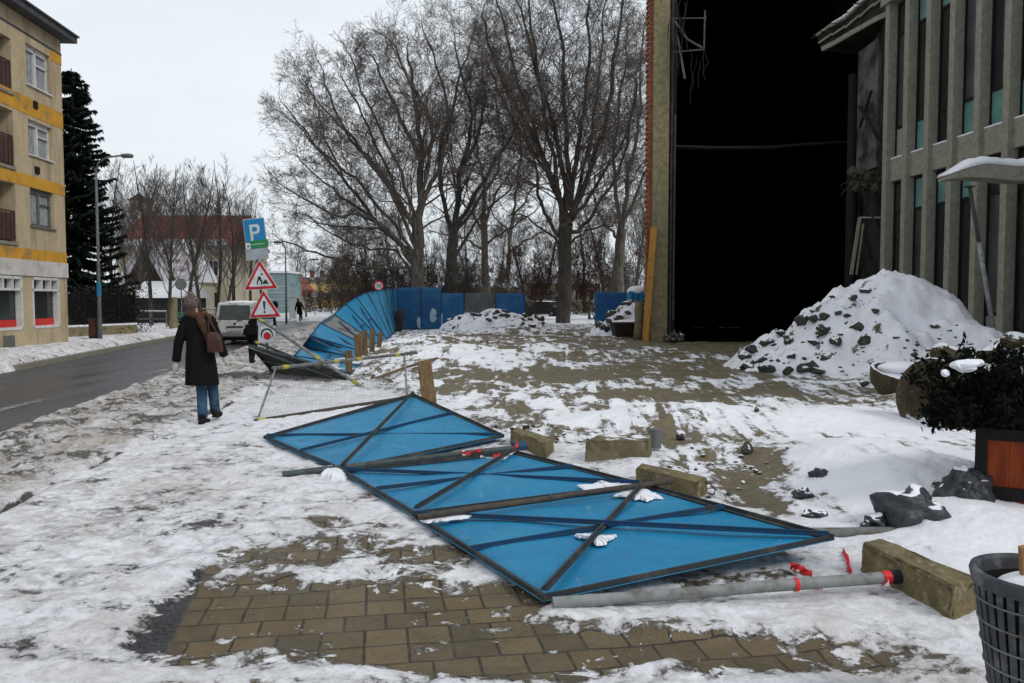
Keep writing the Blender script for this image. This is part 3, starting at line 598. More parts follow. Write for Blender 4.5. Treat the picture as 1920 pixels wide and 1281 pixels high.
# twisted run of panels, from lying to upright
bx = [(-3.45, 17.6), (-3.65, 19.6), (-3.85, 21.6), (-4.05, 23.7), (-4.3, 25.8), (-4.5, 28), (-4.68, 30.2), (-4.9, 32.4), (-5.1, 34.6), (-5.35, 36.8), (-5.55, 39), (-5.8, 41.3), (-6.0, 43.6)]
ang = [4, 3, 5, 12, 24, 37, 50, 62, 71, 78, 83, 87, 89]
tops = [G(540, 684, .06), G(551, 668, .10), G(566, 651, .2)] + [D(x, y, Yq) for x, y, Yq in ((581, 630, 23.6), (600, 606, 26), (625, 589, 28), (648, 570, 30.2), (668, 557, 32.3), (688, 548, 34.4), (705, 545, 36.8), (722, 542, 39), (735, 541, 41.3), (745, 540, 43.6))]
order = ['first', 'second', 'third', 'fourth', 'fifth', 'sixth', 'seventh', 'eighth', 'ninth', 'tenth', 'eleventh', 'twelfth']
for i in range(12):
    b0 = V((bx[i][0], bx[i][1], .04)); b1 = V((bx[i + 1][0], bx[i + 1][1], .04)); st = 'lying almost flat' if ang[i] < 10 else ('half tipped over' if ang[i] < 65 else 'leaning nearly upright')
    make_panel([b0, b1, tops[i + 1], tops[i]], '%s panel of the twisted run counted from the pedestrian side, %s' % (order[i], st), sheet='sheet_grey' if i in (4,) else 'blue', group=GP, seed=10 + i, side=-1, bw=.10, fw=.09, frame='blue_brace', bulge=.05)
# raised grey-backed panel nearest the signpost
c0 = [D(655, 714, 16.3), D(516, 702, 17.9), D(466, 645, 16.2), D(640, 694, 16.0)]
make_panel(c0, 'raised panel showing its dark grey back under the signpost', sheet='sheet_back', brace='steel_grey', frame='pipe_green', group=GP, seed=31, side=-1, bw=.03)
c1 = [D(500, 690, 18.8), D(640, 706, 17.4), D(655, 690, 19.6), D(545, 668, 21.0)]

# standing panels at the back
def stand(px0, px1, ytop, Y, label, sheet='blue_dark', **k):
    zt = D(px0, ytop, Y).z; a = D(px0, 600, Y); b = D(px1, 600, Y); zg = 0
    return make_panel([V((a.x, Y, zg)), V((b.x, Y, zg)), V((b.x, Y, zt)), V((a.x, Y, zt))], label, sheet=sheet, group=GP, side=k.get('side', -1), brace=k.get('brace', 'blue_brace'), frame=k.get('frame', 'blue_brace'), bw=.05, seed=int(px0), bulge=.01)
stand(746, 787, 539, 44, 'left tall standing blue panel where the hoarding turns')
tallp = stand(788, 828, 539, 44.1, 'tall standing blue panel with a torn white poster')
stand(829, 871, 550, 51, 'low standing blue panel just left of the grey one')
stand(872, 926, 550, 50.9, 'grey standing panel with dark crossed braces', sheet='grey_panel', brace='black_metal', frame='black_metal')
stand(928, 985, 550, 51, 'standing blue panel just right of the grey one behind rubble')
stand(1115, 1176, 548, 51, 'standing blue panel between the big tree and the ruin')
for (x, y, wd, hh, lb) in ((812, 592, 16, 32, 'torn white poster on the tall blue panel'), (785, 604, 9, 22, 'small pale poster scrap low on the blue panels')):
    c = D(x, y, 43.86); s = 44 / F; rr = random.Random(x); pl = [(math.cos(t) * wd / 2 * s * rr.uniform(.6, 1.05), math.sin(t) * hh / 2 * s * rr.uniform(.7, 1.05)) for t in np.linspace(0, 6.28, 15)[:-1]]
    mb = MB(); mb.prism(pl, c, (1, 0, 0), (0, 0, 1), .006); mb.build('poster', mat('faded_poster', (.42, .52, .52), (.2, .33, .4), 9, .8), label=lb, cat='poster')
# blue site cabin with snow on its roof, mostly behind the pillar
t = thing('site_toilet', 'blue site cabin with a snow cap beside the ruin pillar', 'site cabin', (D(1195, 600, 47).x, 47, 0))
cc = D(1196, 560, 47); mb = MB(); mb.box((cc.x, 47.5, 1.05), (1.0, 1.0, 2.1)); mb.build('body', M['blue'], t, bevel=.05)
for dx in (-.3, 0, .3): mb = MB(); mb.box((cc.x + dx, 46.99, 1.2), (.05, .04, 1.5)); mb.build('rib', M['blue_brace'], t)
mb = MB(); mb.ell((cc.x, 47.5, 2.1), (.56, .56, .32)); mb.build('snow_cap', M['snow'], t, smooth=True)

# ------------------------------------------------------------------ mesh barriers with yellow clamps
def barrier():
    a = G(482, 790, .03); b = G(778, 744, .05); c = G(758, 664, .62); d = G(517, 690, .60)
    t = thing('crowd_barrier', 'wire mesh barrier leaning over the snow behind the flat panels', 'barrier', (a.x, a.y, 0))
    mb = MB(); mb.tube([a - (b - a) * .01, b], .034, 10); mb.build('bottom_rail', M['steel_rust'], t, smooth=True)
    mb = MB(); mb.tube([d - (c - d) * .02, c + (c - d) * .12], .028, 10); mb.build('top_rail', M['steel_grey'], t, smooth=True)
    for p, q in ((a, d), (b - (b - a) * .06, c)): mb = MB(); mb.tube([p, q], .017, 8); mb.build('side_post', M['pipe_grey'], t, smooth=True)
    mb = MB(); nx, ny = 44, 26
    for i in range(1, nx):
        f = i / nx; mb.tube([a.lerp(b, f), d.lerp(c, f)], .0009, 3, caps=False)
    for j in range(1, ny):
        f = j / ny; mb.tube([a.lerp(d, f), b.lerp(c, f)], .0010, 3, caps=False)
    mb.build('wire_mesh', M['wire'], t)
    for p, q, f in ((a, b, .02), (d, c, .06), (d, c, .42), (d, c, .60), (d, c, .93)):
        u = (q - p).normalized(); m_ = p.lerp(q, f); mb = MB(); mb.tube([m_ - u * .07, m_ + u * .07], .036 if p is a else .033, 10); mb.build('clamp', M['yellow'], t, smooth=True)
barrier()
def pole2():
    a = D(482, 596, 17.0); b = G(682, 728, .05); t = thing('barrier_rail', 'loose white barrier rail slanting down from the signpost', 'rail', (b.x, b.y, 0))
    mb = MB(); mb.tube([a, b], .030, 10); mb.build('tube', M['pipe_grey'], t, smooth=True)
    for f in (.05, .60, .93):
        u = (b - a).normalized(); m_ = a.lerp(b, f); mb = MB(); mb.tube([m_ - u * .09, m_ + u * .09], .036, 10); mb.build('clamp', M['yellow'], t, smooth=True)
    a = D(478, 641, 17.2); b = D(600, 690, 15.9)
    t = thing('barrier_rail', 'short green barrier rail lying on the raised grey panel', 'rail', (b.x, b.y, b.z)); mb = MB(); mb.tube([a, b], .028, 10); mb.build('tube', M['pipe_green'], t, smooth=True)
    mb = MB(); u = (b - a).normalized(); mb.tube([a + u * .05, a + u * .2], .034, 10); mb.build('clamp', M['yellow'], t, smooth=True)
    a = G(690, 715, .05); b = G(820, 672, .12); mb = MB(); mb.tube([a, a.lerp(b, .5) + V((0, 0, .03)), b], [.035, .03, .035], 8); mb.build('wooden_pole', M['wood'], label='bent wooden pole lying on the snow beyond the mesh barrier', cat='pole', smooth=True)
pole2()

# ------------------------------------------------------------------ signpost
def signpost():
    Y = 17.8; base = G(507, 703); Y = base.y
    t = thing('sign_post', 'leaning signpost with parking sign and two red triangles', 'signpost', (base.x, base.y, 0))
    top = D(474, 412, Y); mb = MB(); mb.tube([base, base.lerp(top, .25), top], .03, 10); mb.tube([base - V((0, 0, .03)), base + V((0, 0, .03))], [.09, .07], 10); mb.build('post', M['pipe_green'], t, smooth=True)
    blk = mat('sign_black', (.012, .012, .012), None, 8, .5, .05); redm = mat('sign_red', (.50, .012, .022), (.38, .01, .018), 3, .4, .05); whm = mat('sign_white', (.62, .66, .68), (.50, .54, .57), 2, .45, .05, dirt=(.4, .42, .42), ds=4)
    blm = mat('sign_blue', (.012, .20, .42), (.01, .16, .36), 3, .4, .05); grm = mat('sign_green', (.02, .22, .07), (.015, .17, .05), 6, .4, .05); gym = mat('sign_back', (.3, .3, .3), None, 5, .5, .1)
    def frame(px, py, ang, dy=.05):
        o = D(px, py, Y - dy); ax = V((math.cos(ang), 0, math.sin(ang))); ay = V((-math.sin(ang), 0, math.cos(ang))); return o, ax, ay
    s = Y / F
    def plate(poly, fr, m_, lift, th, parent, name):
        o, ax, ay = fr; mb = MB(); mb.prism([(x * s, y * s) for x, y in poly], o + V((0, -lift + (th if lift < .0025 else 0), 0)), ax, ay, th); return mb.build(name, m_, parent)
    def rnd(poly, r, k=5):
        out = []; n_ = len(poly)
        for i in range(n_):
            p = V(poly[i] + (0,)); a = V(poly[i - 1] + (0,)); b = V(poly[(i + 1) % n_] + (0,)); da = (a - p).normalized() * r; db = (b - p).normalized() * r
            for j in range(k + 1):
                f = j / k; q = (p + da) * (1 - f) ** 2 + p * 2 * f * (1 - f) + (p + db) * f * f; out.append((q.x, q.y))
        return out
    sgn = -1
    def tri(sz): return [(-sz, -sz * .577), (sz, -sz * .577), (0, sz * 1.155)]
    # parking sign
    fr = frame(478, 436, R(6)); p = plate(rnd([(-20, -26), (20, -26), (20, 26), (-20, 26)], 2.5), fr, whm, .0, .012, t, 'parking_sign')
    plate(rnd([(-19, -25), (19, -25), (19, 25), (-19, 25)], 2), fr, blm, .003, .002, p, 'blue_field')
    o, ax, ay = fr
    bar = [(-9, -17), (-4, -17), (-4, -3), (3, -3), (8, -.5), (10, 5), (9, 12), (5, 15), (-9, 15)]
    hole = [(-4, 2), (2, 2), (4.6, 3.5), (5, 6.5), (4.2, 9), (2, 10), (-4, 10)]
    plate(bar, fr, whm, .006, .002, p, 'letter'); plate(hole, fr, blm, .009, .002, p, 'letter_hole')
    fr2 = frame(481, 457, R(6)); g = plate([(-15, -8), (22, -8), (22, 6), (-15, 6)], fr2, grm, .012, .004, t, 'green_strip')
    for k in (-9, -4, 0, 5, 9, 14): plate([(k - 1.6, -2), (k + 1.6, -2), (k + 1.6, -.5), (k - 1.6, -.5)], fr2, whm, .018, .002, g, 'text_mark')
    fr3 = frame(466, 462, R(6)); q = plate([(-5, -6), (4, -6), (4, 6), (-5, 6)], fr3, whm, .016, .003, t, 'clock_plate'); plate([(1.8 * math.cos(a), 1.8 * math.sin(a)) for a in np.linspace(0, 6.28, 10)[:-1]], fr3, blk, .021, .002, q, 'dot')
    fr4 = frame(482, 476, R(6)); plate([(-21, -11), (21, -11), (21, 10), (-21, 10)], fr4, mat('weathered_plate', (.36, .40, .42), (.28, .31, .33), 4, .6, .05), .002, .006, t, 'blank_plate')
    # roadworks triangle
    for (x, y, a, k) in ((488.5, 524, R(3), 0), (496, 578, R(3), 1)):
        fr = frame(x, y, a, .08 + .03 * k); p = plate(rnd(tri(33 if k == 0 else 30.5), 4), fr, whm, 0, .012, t, ('roadworks_sign', 'danger_sign')[k])
        plate(rnd(tri(31 if k == 0 else 28.8), 3.5), fr, redm, .003, .002, p, 'red_border'); plate(rnd(tri(22.5 if k == 0 else 20.5), 2.5), fr, whm, .006, .002, p, 'white_field')
        if k == 0:
            heap = [(3, -8.5), (15, -8.5), (9, 0)]
            body = [(-3.6, 4.5), (-1, 6.2), (1.4, 4.2), (1.2, .5), (3.2, -3.5), (2.4, -9.5), (.5, -9.5), (.6, -4), (-1.6, -.8), (-4.2, -4), (-5.6, -9.2), (-7.6, -9.0), (-6.4, -2.8), (-3.6, .8)]
            head = [(3.4 + 1.9 * math.cos(q), 9.5 + 1.9 * math.sin(q)) for q in np.linspace(0, 6.28, 13)[:-1]]
            arm = [(-2.6, 5.4), (-5.8, 3.6), (-4.8, .6), (-3.6, 1.0), (-4.2, 3), (-1.8, 4)]
            sh = [(-4.6, 1.6), (4.8, -5.6), (4.3, -6.2), (-5.1, 1.0)]
            for nm, pl in (('heap_symbol', heap), ('worker_symbol', body), ('worker_head', head), ('worker_arm', arm), ('shovel_symbol', sh)): plate(pl, fr, blk, .009, .002, p, nm)
        else:
            plate([(-2.2, 13), (2.2, 13), (2.0, 6), (1.0, -3), (-1.0, -3), (-2.0, 6)], fr, blk, .009, .002, p, 'exclamation_bar'); plate([(2.0 * math.cos(q), -7.2 + 2.0 * math.sin(q)) for q in np.linspace(0, 6.28, 17)[:-1]], fr, blk, .009, .002, p, 'exclamation_dot')
    fr = frame(497, 604, R(1)); p = plate([(-15, -6), (15, -6), (15, 6), (-15, 6)], fr, mat('small_plate', (.42, .48, .52), (.34, .4, .44), 5, .6, .05), 0, .008, t, 'text_plate')
    for k in range(5): plate([(-9 + k * 4, -1.4), (-6.4 + k * 4, -1.4), (-6.4 + k * 4, 1.6), (-9 + k * 4, 1.6)], fr, gym, .010, .002, p, 'text_mark')
    fr = frame(500.5, 627, R(-2)); p = plate([(-16.5, -16.5), (16.5, -16.5), (16.5, 16.5), (-16.5, 16.5)], fr, mat('board_grey', (.5, .52, .54), None, 4, .6, .05), 0, .012, t, 'emblem_board')
    plate([(-14.5, -14.5), (14.5, -14.5), (14.5, 14.5), (-14.5, 14.5)], fr, whm, .004, .002, p, 'white_field')
    def circ(cx, cy, r, r2=None, k=28): return [(cx + r * math.cos(q), cy + (r2 or r) * math.sin(q)) for q in np.linspace(0, 2 * math.pi, k + 1)[:-1]]
    plate(circ(0, 0, 11.5), fr, blk, .007, .002, p, 'black_ring'); plate(circ(.2, -2.2, 9.2, 10.5), fr, whm, .010, .002, p, 'ring_inside'); plate(circ(.8, -3.2, 6.9, 7.2), fr, redm, .013, .002, p, 'red_disc')
signpost()

# ------------------------------------------------------------------ left apartment building
def left_building():
    X0, Y0 = -16.65, 31.0; k = -.065                     # corner; facade runs towards the camera: X = X0 + k*(Y - Y0)
    dirv = V((k, 1, 0)).normalized(); nrm = V((1, -k, 0)).normalized()      # nrm faces the street
    def fy(px): u = (px - CX) / F; return (X0 - k * Y0) / (u - k)
    def FP(y, z, off=0): return V((X0 + k * (y - Y0), y, z)) + nrm * off
    t = thing('apartment_building', 'ochre four-storey apartment house with yellow stripes and balconies', 'building', (X0, Y0, 0))
    n = N('ochre_plaster'); a = n.noise(1.2, 6, .65); b = n.noise(1, 6, .7, vec=n.mapping((3, 3, .35)))
    col = n.mix(n.step(a, .3, .7), (.50, .405, .265), (.41, .33, .21)); col = n.mix(n.step(b, .46, .68, 0, .75), col, (.24, .19, .13)); col = n.mix(n.step(n.noise(3.5, 7, .75), .52, .7, 0, .5), col, (.33, .27, .19))
    wall = n.out(col, .95, n.bump(n.noise(40, 4), .4, .01), 0, .1)
    yel = mat('yellow_paint', (.60, .31, .03), (.48, .24, .03), 2, .85, .2, dirt=(.3, .18, .06), ds=1.5)
    wht = mat('white_fascia', (.62, .58, .55), (.5, .46, .43), 1.5, .7, .2, dirt=(.4, .36, .32), ds=2)
    YN = 8.0; ZT = 11.15
    def slab(y0, y1, z0, z1, o0, o1, mb): # box in facade coordinates, o = offset outwards
        vs = [FP(y, z, o) for y in (y0, y1) for z in (z0, z1) for o in (o0, o1)]
        mb.add(vs, [(0, 1, 3, 2), (4, 6, 7, 5), (0, 4, 5, 1), (2, 3, 7, 6), (0, 2, 6, 4), (1, 5, 7, 3)]); return mb
    # openings
    wy0, wy1 = fy(63), fy(107); ly1 = fy(36); ly0 = ly1 - 3.1
    fl = [(2.98, 5.55), (5.55, 8.1), (8.1, 10.75)]
    wz = [(4.25, 5.55), (6.95, 8.2), (9.45, 10.9)]
    wz = [(D(88, 427, fy(88)).z, D(88, 357, fy(88)).z), (D(86, 296, fy(86)).z, D(86, 232, fy(86)).z), (D(84, 167, fy(84)).z, D(84, 92, fy(84)).z)]
    lz = [(D(18, 452, fy(18)).z, D(18, 340, fy(18)).z), (D(18, 308, fy(18)).z, D(18, 200, fy(18)).z), (D(16, 165, fy(18)).z, D(16, 62, fy(18)).z)]
    sz = (.62, 2.40); s1 = (fy(62), fy(112)); s0 = (fy(-12), fy(43))
    ops = [(wy0, wy1, a, b) for a, b in wz] + [(ly0, ly1, a, b) for a, b in lz] + [(s1[0], s1[1], *sz), (s0[0], s0[1], *sz)]
    for q in range(1, 4):
        dy = 5.1 * q; ops += [(wy0 - dy, wy1 - dy, a, b) for a, b in wz] + ([(ly0 - dy, ly1 - dy, a, b) for a, b in lz] if q < 3 else []) + [(s1[0] - dy, s1[1] - dy, *sz)]
    ops = [o for o in ops if o[0] > YN + .2]
    # remove overlaps
    keep = []
    for o in ops:
        if all(o[1] < p[0] - .05 or o[0] > p[1] + .05 or o[3] < p[2] or o[2] > p[3] for p in keep): keep.append(o)
    ops = keep
    ys = sorted({YN, Y0} | {v for o in ops for v in o[:2]}); zs = sorted({-.2, ZT} | {v for o in ops for v in o[2:]})
    mb = MB()
    def inside(y, z): return any(o[0] < y < o[1] and o[2] < z < o[3] for o in ops)
    for i in range(len(ys) - 1):
        for j in range(len(zs) - 1):
            ym, zm = (ys[i] + ys[i + 1]) / 2, (zs[j] + zs[j + 1]) / 2
            if not inside(ym, zm): mb.add([FP(ys[i], zs[j]), FP(ys[i + 1], zs[j]), FP(ys[i + 1], zs[j + 1]), FP(ys[i], zs[j + 1])], [(0, 1, 2, 3)])
    for (a, b, c, d) in ops:
        dp = 1.3 if (b - a) > 2.4 and c > 2.5 else .22
        p = [FP(a, c), FP(b, c), FP(b, d), FP(a, d)]; q = [x - nrm * dp for x in p]
        mb.add(p + q, [(i, (i + 1) % 4, 4 + (i + 1) % 4, 4 + i) for i in range(4)] + ([(4, 5, 6, 7)] if dp > 1 else []))
    B = [FP(YN, -.2), FP(Y0, -.2), FP(Y0, -.2, -11), FP(YN, -.2, -11)]; T = [p + V((0, 0, ZT + .2)) for p in B]
    mb.add(B + T, [(1, 2, 6, 5), (2, 3, 7, 6), (3, 0, 4, 7), (4, 5, 6, 7)]); mb.build('wall', wall, t, fix=False)
    for (z0, z1) in ((D(128, 243, 31).z, D(128, 213, 31).z), (D(130, 368, 31).z, D(130, 348, 31).z), (D(130, 494, 31).z, D(130, 475, 31).z)):
        mb = MB(); slab(YN, Y0 + .012, z0, z1, -.05, .012, mb); mb.build('painted_stripe', yel, t)
    mb = MB(); slab(fy(108), Y0 + .012, D(124, 118, 30.6).z, D(124, 96, 30.6).z, -.05, .012, mb); mb.build('painted_stripe', yel, t)
    mb = MB(); slab(YN, Y0 + .03, 2.43, 2.97, -.05, .05, mb)
    mb.build('shop_fascia', wht, t)
    mb = MB(); slab(YN - .3, Y0 + .35, ZT + .003, ZT + .22, -11.3, .45, mb); slab(YN - .35, Y0 + .40, ZT + .22, ZT + .28, -11.4, .52, mb); slab(YN, Y0 + .02, ZT - .55, ZT - .48, -.02, .02, mb)
    mb.build('roof_edge', mat('roof_tin', (.04, .04, .045), (.07, .07, .07), 3, .6), t)
    for (a, b, c, d) in ops:
        wide = b - a
        if c > 2.5 and wide < 2.4:
            f = MB()
            g = .06
            top = min(d, d); blind = .16
            for (y0, y1, z0, z1) in ((a, b, c, c + g), (a, b, d - blind, d), (a, a + g, c, d), (b - g, b, c, d), (a + wide * .47, a + wide * .53, c, d), (a + wide * .53, b, c + (d - c) * .60, c + (d - c) * .64)):
                slab(y0, y1, z0, z1, -.20, -.12, f)
            slab(a - .05, b + .05, c - .05, c - .003, -.1, .07, f); f2 = f.build('window', M['white'] if not (abs(c - wz[0][0]) < .05) else M['steel_grey'], t)
            p = MB(); slab(a, b, c, d, -.215, -.205, p); p.build('pane', M['glass_mid'], f2)
            cu = MB()
            K = 16
            for i in range(K):
                y = a + g + (wide - 2 * g) * i / K
                slab(y, y + (wide - 2 * g) / K * .8, c + .1, d - blind, -.204 - .0, -.190 - .006 * (i % 2), cu)
            cu.build('curtain', mat('net_curtain', (.35, .36, .36), (.22, .23, .24), 6, .9), f2)
        elif c > 2.5:
            rail = MB(); slab(a, b, c + .98, c + 1.03, -.10, -.04, rail); slab(a, b, c + .08, c + .94, -.085, -.055, rail)
            for i in range(13): y = a + (b - a) * i / 12; slab(y - .012, y + .012, c, c + .98, -.05, -.03, rail)
            rail.build('balcony_railing', mat('brown_railing', (.075, .04, .03), (.05, .028, .022), 3, .7) , t)
            s = MB(); slab(a - .02, b + .02, c - .10, c - .003, -.1, .06, s); s.build('balcony_sill', M['conc_grey'], t)
            dd = MB(); slab(a + .15, b - .15, c + .02, d - .25, -1.29, -1.22, dd); dd.build('balcony_door', M['glass_dark'], t)  # dark door glazing, widened to paint the loggia recess in shade
            bf_ = MB(); slab(a + .15, b - .15, c + 1.0, c + 1.06, -1.22, -1.2, bf_); slab(a + 1.2, a + 1.28, c + .02, d - .25, -1.22, -1.2, bf_); slab(b - .9, b - .82, c + .02, d - .25, -1.22, -1.2, bf_); bf_.build('balcony_door_frame', M['steel_grey'], t)
        else:
            f = MB(); g = .09
            for (y0, y1, z0, z1) in ((a, b, c, c + g), (a, b, d - g, d), (a, a + g, c, d), (b - g, b, c, d), (a, b, d - .48, d - .40), (a + wide * .33, a + wide * .36, d - .48, d), (a + wide * .66, a + wide * .69, d - .48, d)):
                slab(y0, y1, z0, z1, -.2, .02, f)
            f2 = f.build('shop_window', M['white'], t); p = MB(); slab(a, b, c, d, -.19, -.18, p); p.build('pane', M['glass_dark'], f2)
            r_ = MB(); slab(a + g, b - g, c + g, c + g + .24, -.175, -.165, r_); r_.build('red_display_strip', mat('red_display', (.62, .035, .03), (.5, .03, .02), 3, .5), f2)
    for z in (D(76, 184, 28).z, D(80, 311, 28).z):
        v = MB(); slab(fy(73), fy(80), z - .12, z + .12, -.02, .06, v); v.build('wall_vent', M['black_metal'], t)
    v = MB(); slab(fy(5), fy(25), .05, .45, .0, .03, v)
    for i in range(6): slab(fy(5), fy(25), .08 + .06 * i, .11 + .06 * i, .03, .045, v)
    v.build('wall_vent', M['steel_grey'], t)
    an = MB(); p = FP(fy(60), ZT, -1.5); an.tube([p, p + V((0, 0, 1.1))], .02, 6)
    for i in range(4): an.tube([p + V((-.4, 0, .6 + i * .12)), p + V((.4, .1, .6 + i * .12))], .01, 4)
    an.build('antenna', M['dark_metal'], t)
left_building()

# ------------------------------------------------------------------ ruined hall and its columned wing
def ruin():
    FX = lambda y: 13.56 - .058 * y
    dirv = V((-.058, 1, 0)).normalized(); nrm = V((-1, -.058, 0)).normalized()    # nrm faces the yard
    def FP(y, z, o=0): return V((FX(y), y, z)) + nrm * o
    def slab(mb, y0, y1, z0, z1, o0, o1, m=0):
        vs = [FP(y, z, o) for y in (y0, y1) for z in (z0, z1) for o in (o0, o1)]
        return mb.add(vs, [(0, 1, 3, 2), (4, 6, 7, 5), (0, 4, 5, 1), (2, 3, 7, 6), (0, 2, 6, 4), (1, 5, 7, 3)], m)
    t = thing('ruined_hall', 'half demolished concrete hall with black open interior and columned facade', 'building', (12, 26, 0))
    cy = [26.4 - 1.17 * i for i in range(16)]
    ztop = 10.85
    for y in cy:
        mb = MB(); slab(mb, y - .12, y + .12, -.1, ztop, -.09, .27)
        mb.build('column', M['conc_grey'], t, bevel=.012)
    mb = MB(); slab(mb, cy[-1], cy[0] + .1, 5.32, 6.02, -.30, .13); mb.build('spandrel_beam', M['conc_grey'], t)
    mb = MB(); slab(mb, cy[-1], cy[0] + .1, 6.025, 6.06, .02, .125); mb.build('ledge_snow', M['snow'], t)
    mb = MB(); slab(mb, cy[-1], cy[0] + .3, ztop + .003, 11.5, -.6, .34); mb.build('cornice_beam', M['conc_grey'], t)
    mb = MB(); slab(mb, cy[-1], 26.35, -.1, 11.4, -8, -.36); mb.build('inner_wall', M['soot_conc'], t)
    up = {0: ('n', 'p'), 1: ('t', 't'), 2: ('t', 'n'), 3: ('n', 't'), 4: ('n', 't'), 5: ('n', 't'), 6: ('t', 'n')}
    rr = random.Random(5)
    for i in range(len(cy) - 1):
        y1 = cy[i] - .14; y0 = cy[i + 1] + .14
        for fl_, (z0, z1) in enumerate(((.3, 5.3), (6.03, 10.8))):
            fr = MB(); a, b = -.07, .0
            slab(fr, y0, y1, z0, z0 + .06, a, b); slab(fr, y0, y1, z1 - .06, z1, a, b); slab(fr, y0, y0 + .05, z0, z1, a, b); slab(fr, y1 - .05, y1, z0, z1, a, b)
            zl = z0 + .95; zu = z1 - .95
            slab(fr, y0, y1, zl - .04, zl + .04, a, b); slab(fr, y0, y1, zu - .04, zu + .04, a, b); slab(fr, y0 + .3, y0 + .33, zl, zu, a, b)
            f = fr.build('window', M['black_metal'], t)
            g = MB(); slab(g, y0, y1, zl, zu, -.05, -.04); g.build('pane', M['glass_mid'] if (i + fl_) % 3 == 1 else M['glass_dark'], f)
            if fl_ == 1:
                tp, bt = up.get(i, ('t' if rr.random() < .5 else 'n', 't'))
            else:
                tp, bt = {0: ('n', 'n'), 1: ('t', 'n'), 2: ('t', 'n'), 3: ('t', 'w'), 4: ('n', 'w')}.get(i, ('n', 'n'))
            for z_a, z_b, kd in ((z0 + .06, zl - .04, bt), (zu + .04, z1 - .06, tp)):
                g = MB(); slab(g, y0 + .05, y1 - .05, z_a, z_b, -.05, -.03); g.build('window_panel', {'t': M['teal'], 'p': M['conc_grey'], 'w': M['teal_pale'], 'n': M['glass_dark']}[kd], f)
    # canopy slab with snow
    mb = MB(); P0 = D(1782, 336, 18.2); zc = P0.z; K = 14; vs = []
    for k in range(K + 1):
        f = k / K; x = P0.x + (12.6 - P0.x) * f; th = .10 + .22 * min(1, f * 3.5)
        for (y, z) in ((18.2, zc), (18.75, zc), (18.75, zc + th), (18.2, zc + th)): vs.append((x, y, z + .04 * math.sin(f * 9)))
    fs = [(i * 4 + j, i * 4 + (j + 1) % 4, i * 4 + 4 + (j + 1) % 4, i * 4 + 4 + j) for i in range(K) for j in range(4)] + [(3, 2, 1, 0), tuple(K * 4 + j for j in range(4))]
    mb.add(vs, fs); c_ = mb.build('canopy', M['conc_grey'], t, bevel=.02)
    mb = MB(); vs = []; n_ = 26
    for k in range(n_ + 1):
        f = k / n_; x = P0.x - .02 + (12.6 - P0.x) * f; th = .10 + .22 * min(1, f * 3.5) + .04 * math.sin(f * 9); hh = .03 + .17 * min(1, f * 5 + .15) + rr.uniform(-.015, .02)
        for (y, z) in ((18.19, zc + th + .003), (18.76, zc + th + .003), (18.7, zc + th + hh * .9), (18.5, zc + th + hh), (18.26, zc + th + hh * .8)): vs.append((x, y, z))
    fs = [(i * 5 + j, i * 5 + (j + 1) % 5, i * 5 + 5 + (j + 1) % 5, i * 5 + 5 + j) for i in range(n_) for j in range(5)] + [(4, 3, 2, 1, 0), tuple(n_ * 5 + j for j in range(5))]
    mb.add(vs, fs); mb.build('canopy_snow', M['snow'], c_, smooth=True)
    mb = MB(); slab(mb, 18.15, 20.1, -.1, 4.1, -.02, .05); mb.build('rough_wall_panel', M['soot_conc'], t)
    # broken end of the wing: inner grey wall, dark column, rubble of floor edge, torn eave
    mb = MB(); mb.add([(12.0, 26.62, -.1), (12.95, 31.2, -.1), (12.95, 31.2, 11.3), (12.0, 26.62, 11.3), (13.4, 26.62, -.1), (13.4, 31.2, -.1), (13.4, 31.2, 11.3), (13.4, 26.62, 11.3)],
                      [(0, 1, 2, 3), (4, 7, 6, 5), (0, 4, 5, 1), (3, 2, 6, 7), (0, 3, 7, 4), (1, 5, 6, 2)]); mb.build('end_wall', M['soot_conc'], t)
    wp = MB(); a = D(1608, 330, 29.6); b = D(1646, 330, 27.9); zlo = D(1620, 318, 28.5).z; zhi = D(1620, 80, 28.5).z
    off = V((-.07, -.02, 0)); wp.add([V((a.x, a.y, zlo)) + off, V((b.x, b.y, zlo)) + off, V((b.x, b.y, zhi)) + off, V((a.x, a.y, zhi)) + off, V((a.x + .3, a.y, zlo)), V((b.x + .3, b.y, zlo)), V((b.x + .3, b.y, zhi)), V((a.x + .3, a.y, zhi))],
        [(0, 1, 2, 3), (4, 7, 6, 5), (0, 4, 5, 1), (3, 2, 6, 7), (0, 3, 7, 4), (1, 5, 6, 2)]); wp.build('peeling_wall', mat('peeling_plaster', (.15, .15, .135), (.03, .03, .027), 1.3, .95, .6, .03, dirt=(.014, .014, .012), ds=1.1, spec=.1), t)
    mb = MB(); p = D(1592, 600, 30.5); mb.tube([(p.x, 30.5, -.1), (p.x, 30.5, D(1592, 140, 30.5).z)], .19, 12); mb.build('dark_column', mat('soot_column', (.014, .014, .014), (.008, .008, .008), 2), t)  # column in a mottled near-black colour
    rb = MB()
    for k in range(26):
        q = D(rr.uniform(1598, 1655), rr.uniform(318, 358), 27.2 + rr.uniform(-.3, .8)); rb.rock(q, [rr.uniform(.08, .22) for _ in range(3)], k, sub=1)
    rb.build('broken_floor_edge', mat('burnt_rubble', (.075, .068, .045), (.02, .02, .016), 6, .95, .8, .03), t)
    for q in range(9):
        mb = MB(); a = D(rr.uniform(1598, 1640), rr.uniform(330, 350), 27.3); pts = [a]; 
        for _ in range(4): pts.append(pts[-1] + V((rr.uniform(-.25, .1), rr.uniform(-.2, .1), rr.uniform(-.2, .1))))
        mb.tube(pts, .012, 4); mb.build('bent_rebar', M['steel_rust'], t)
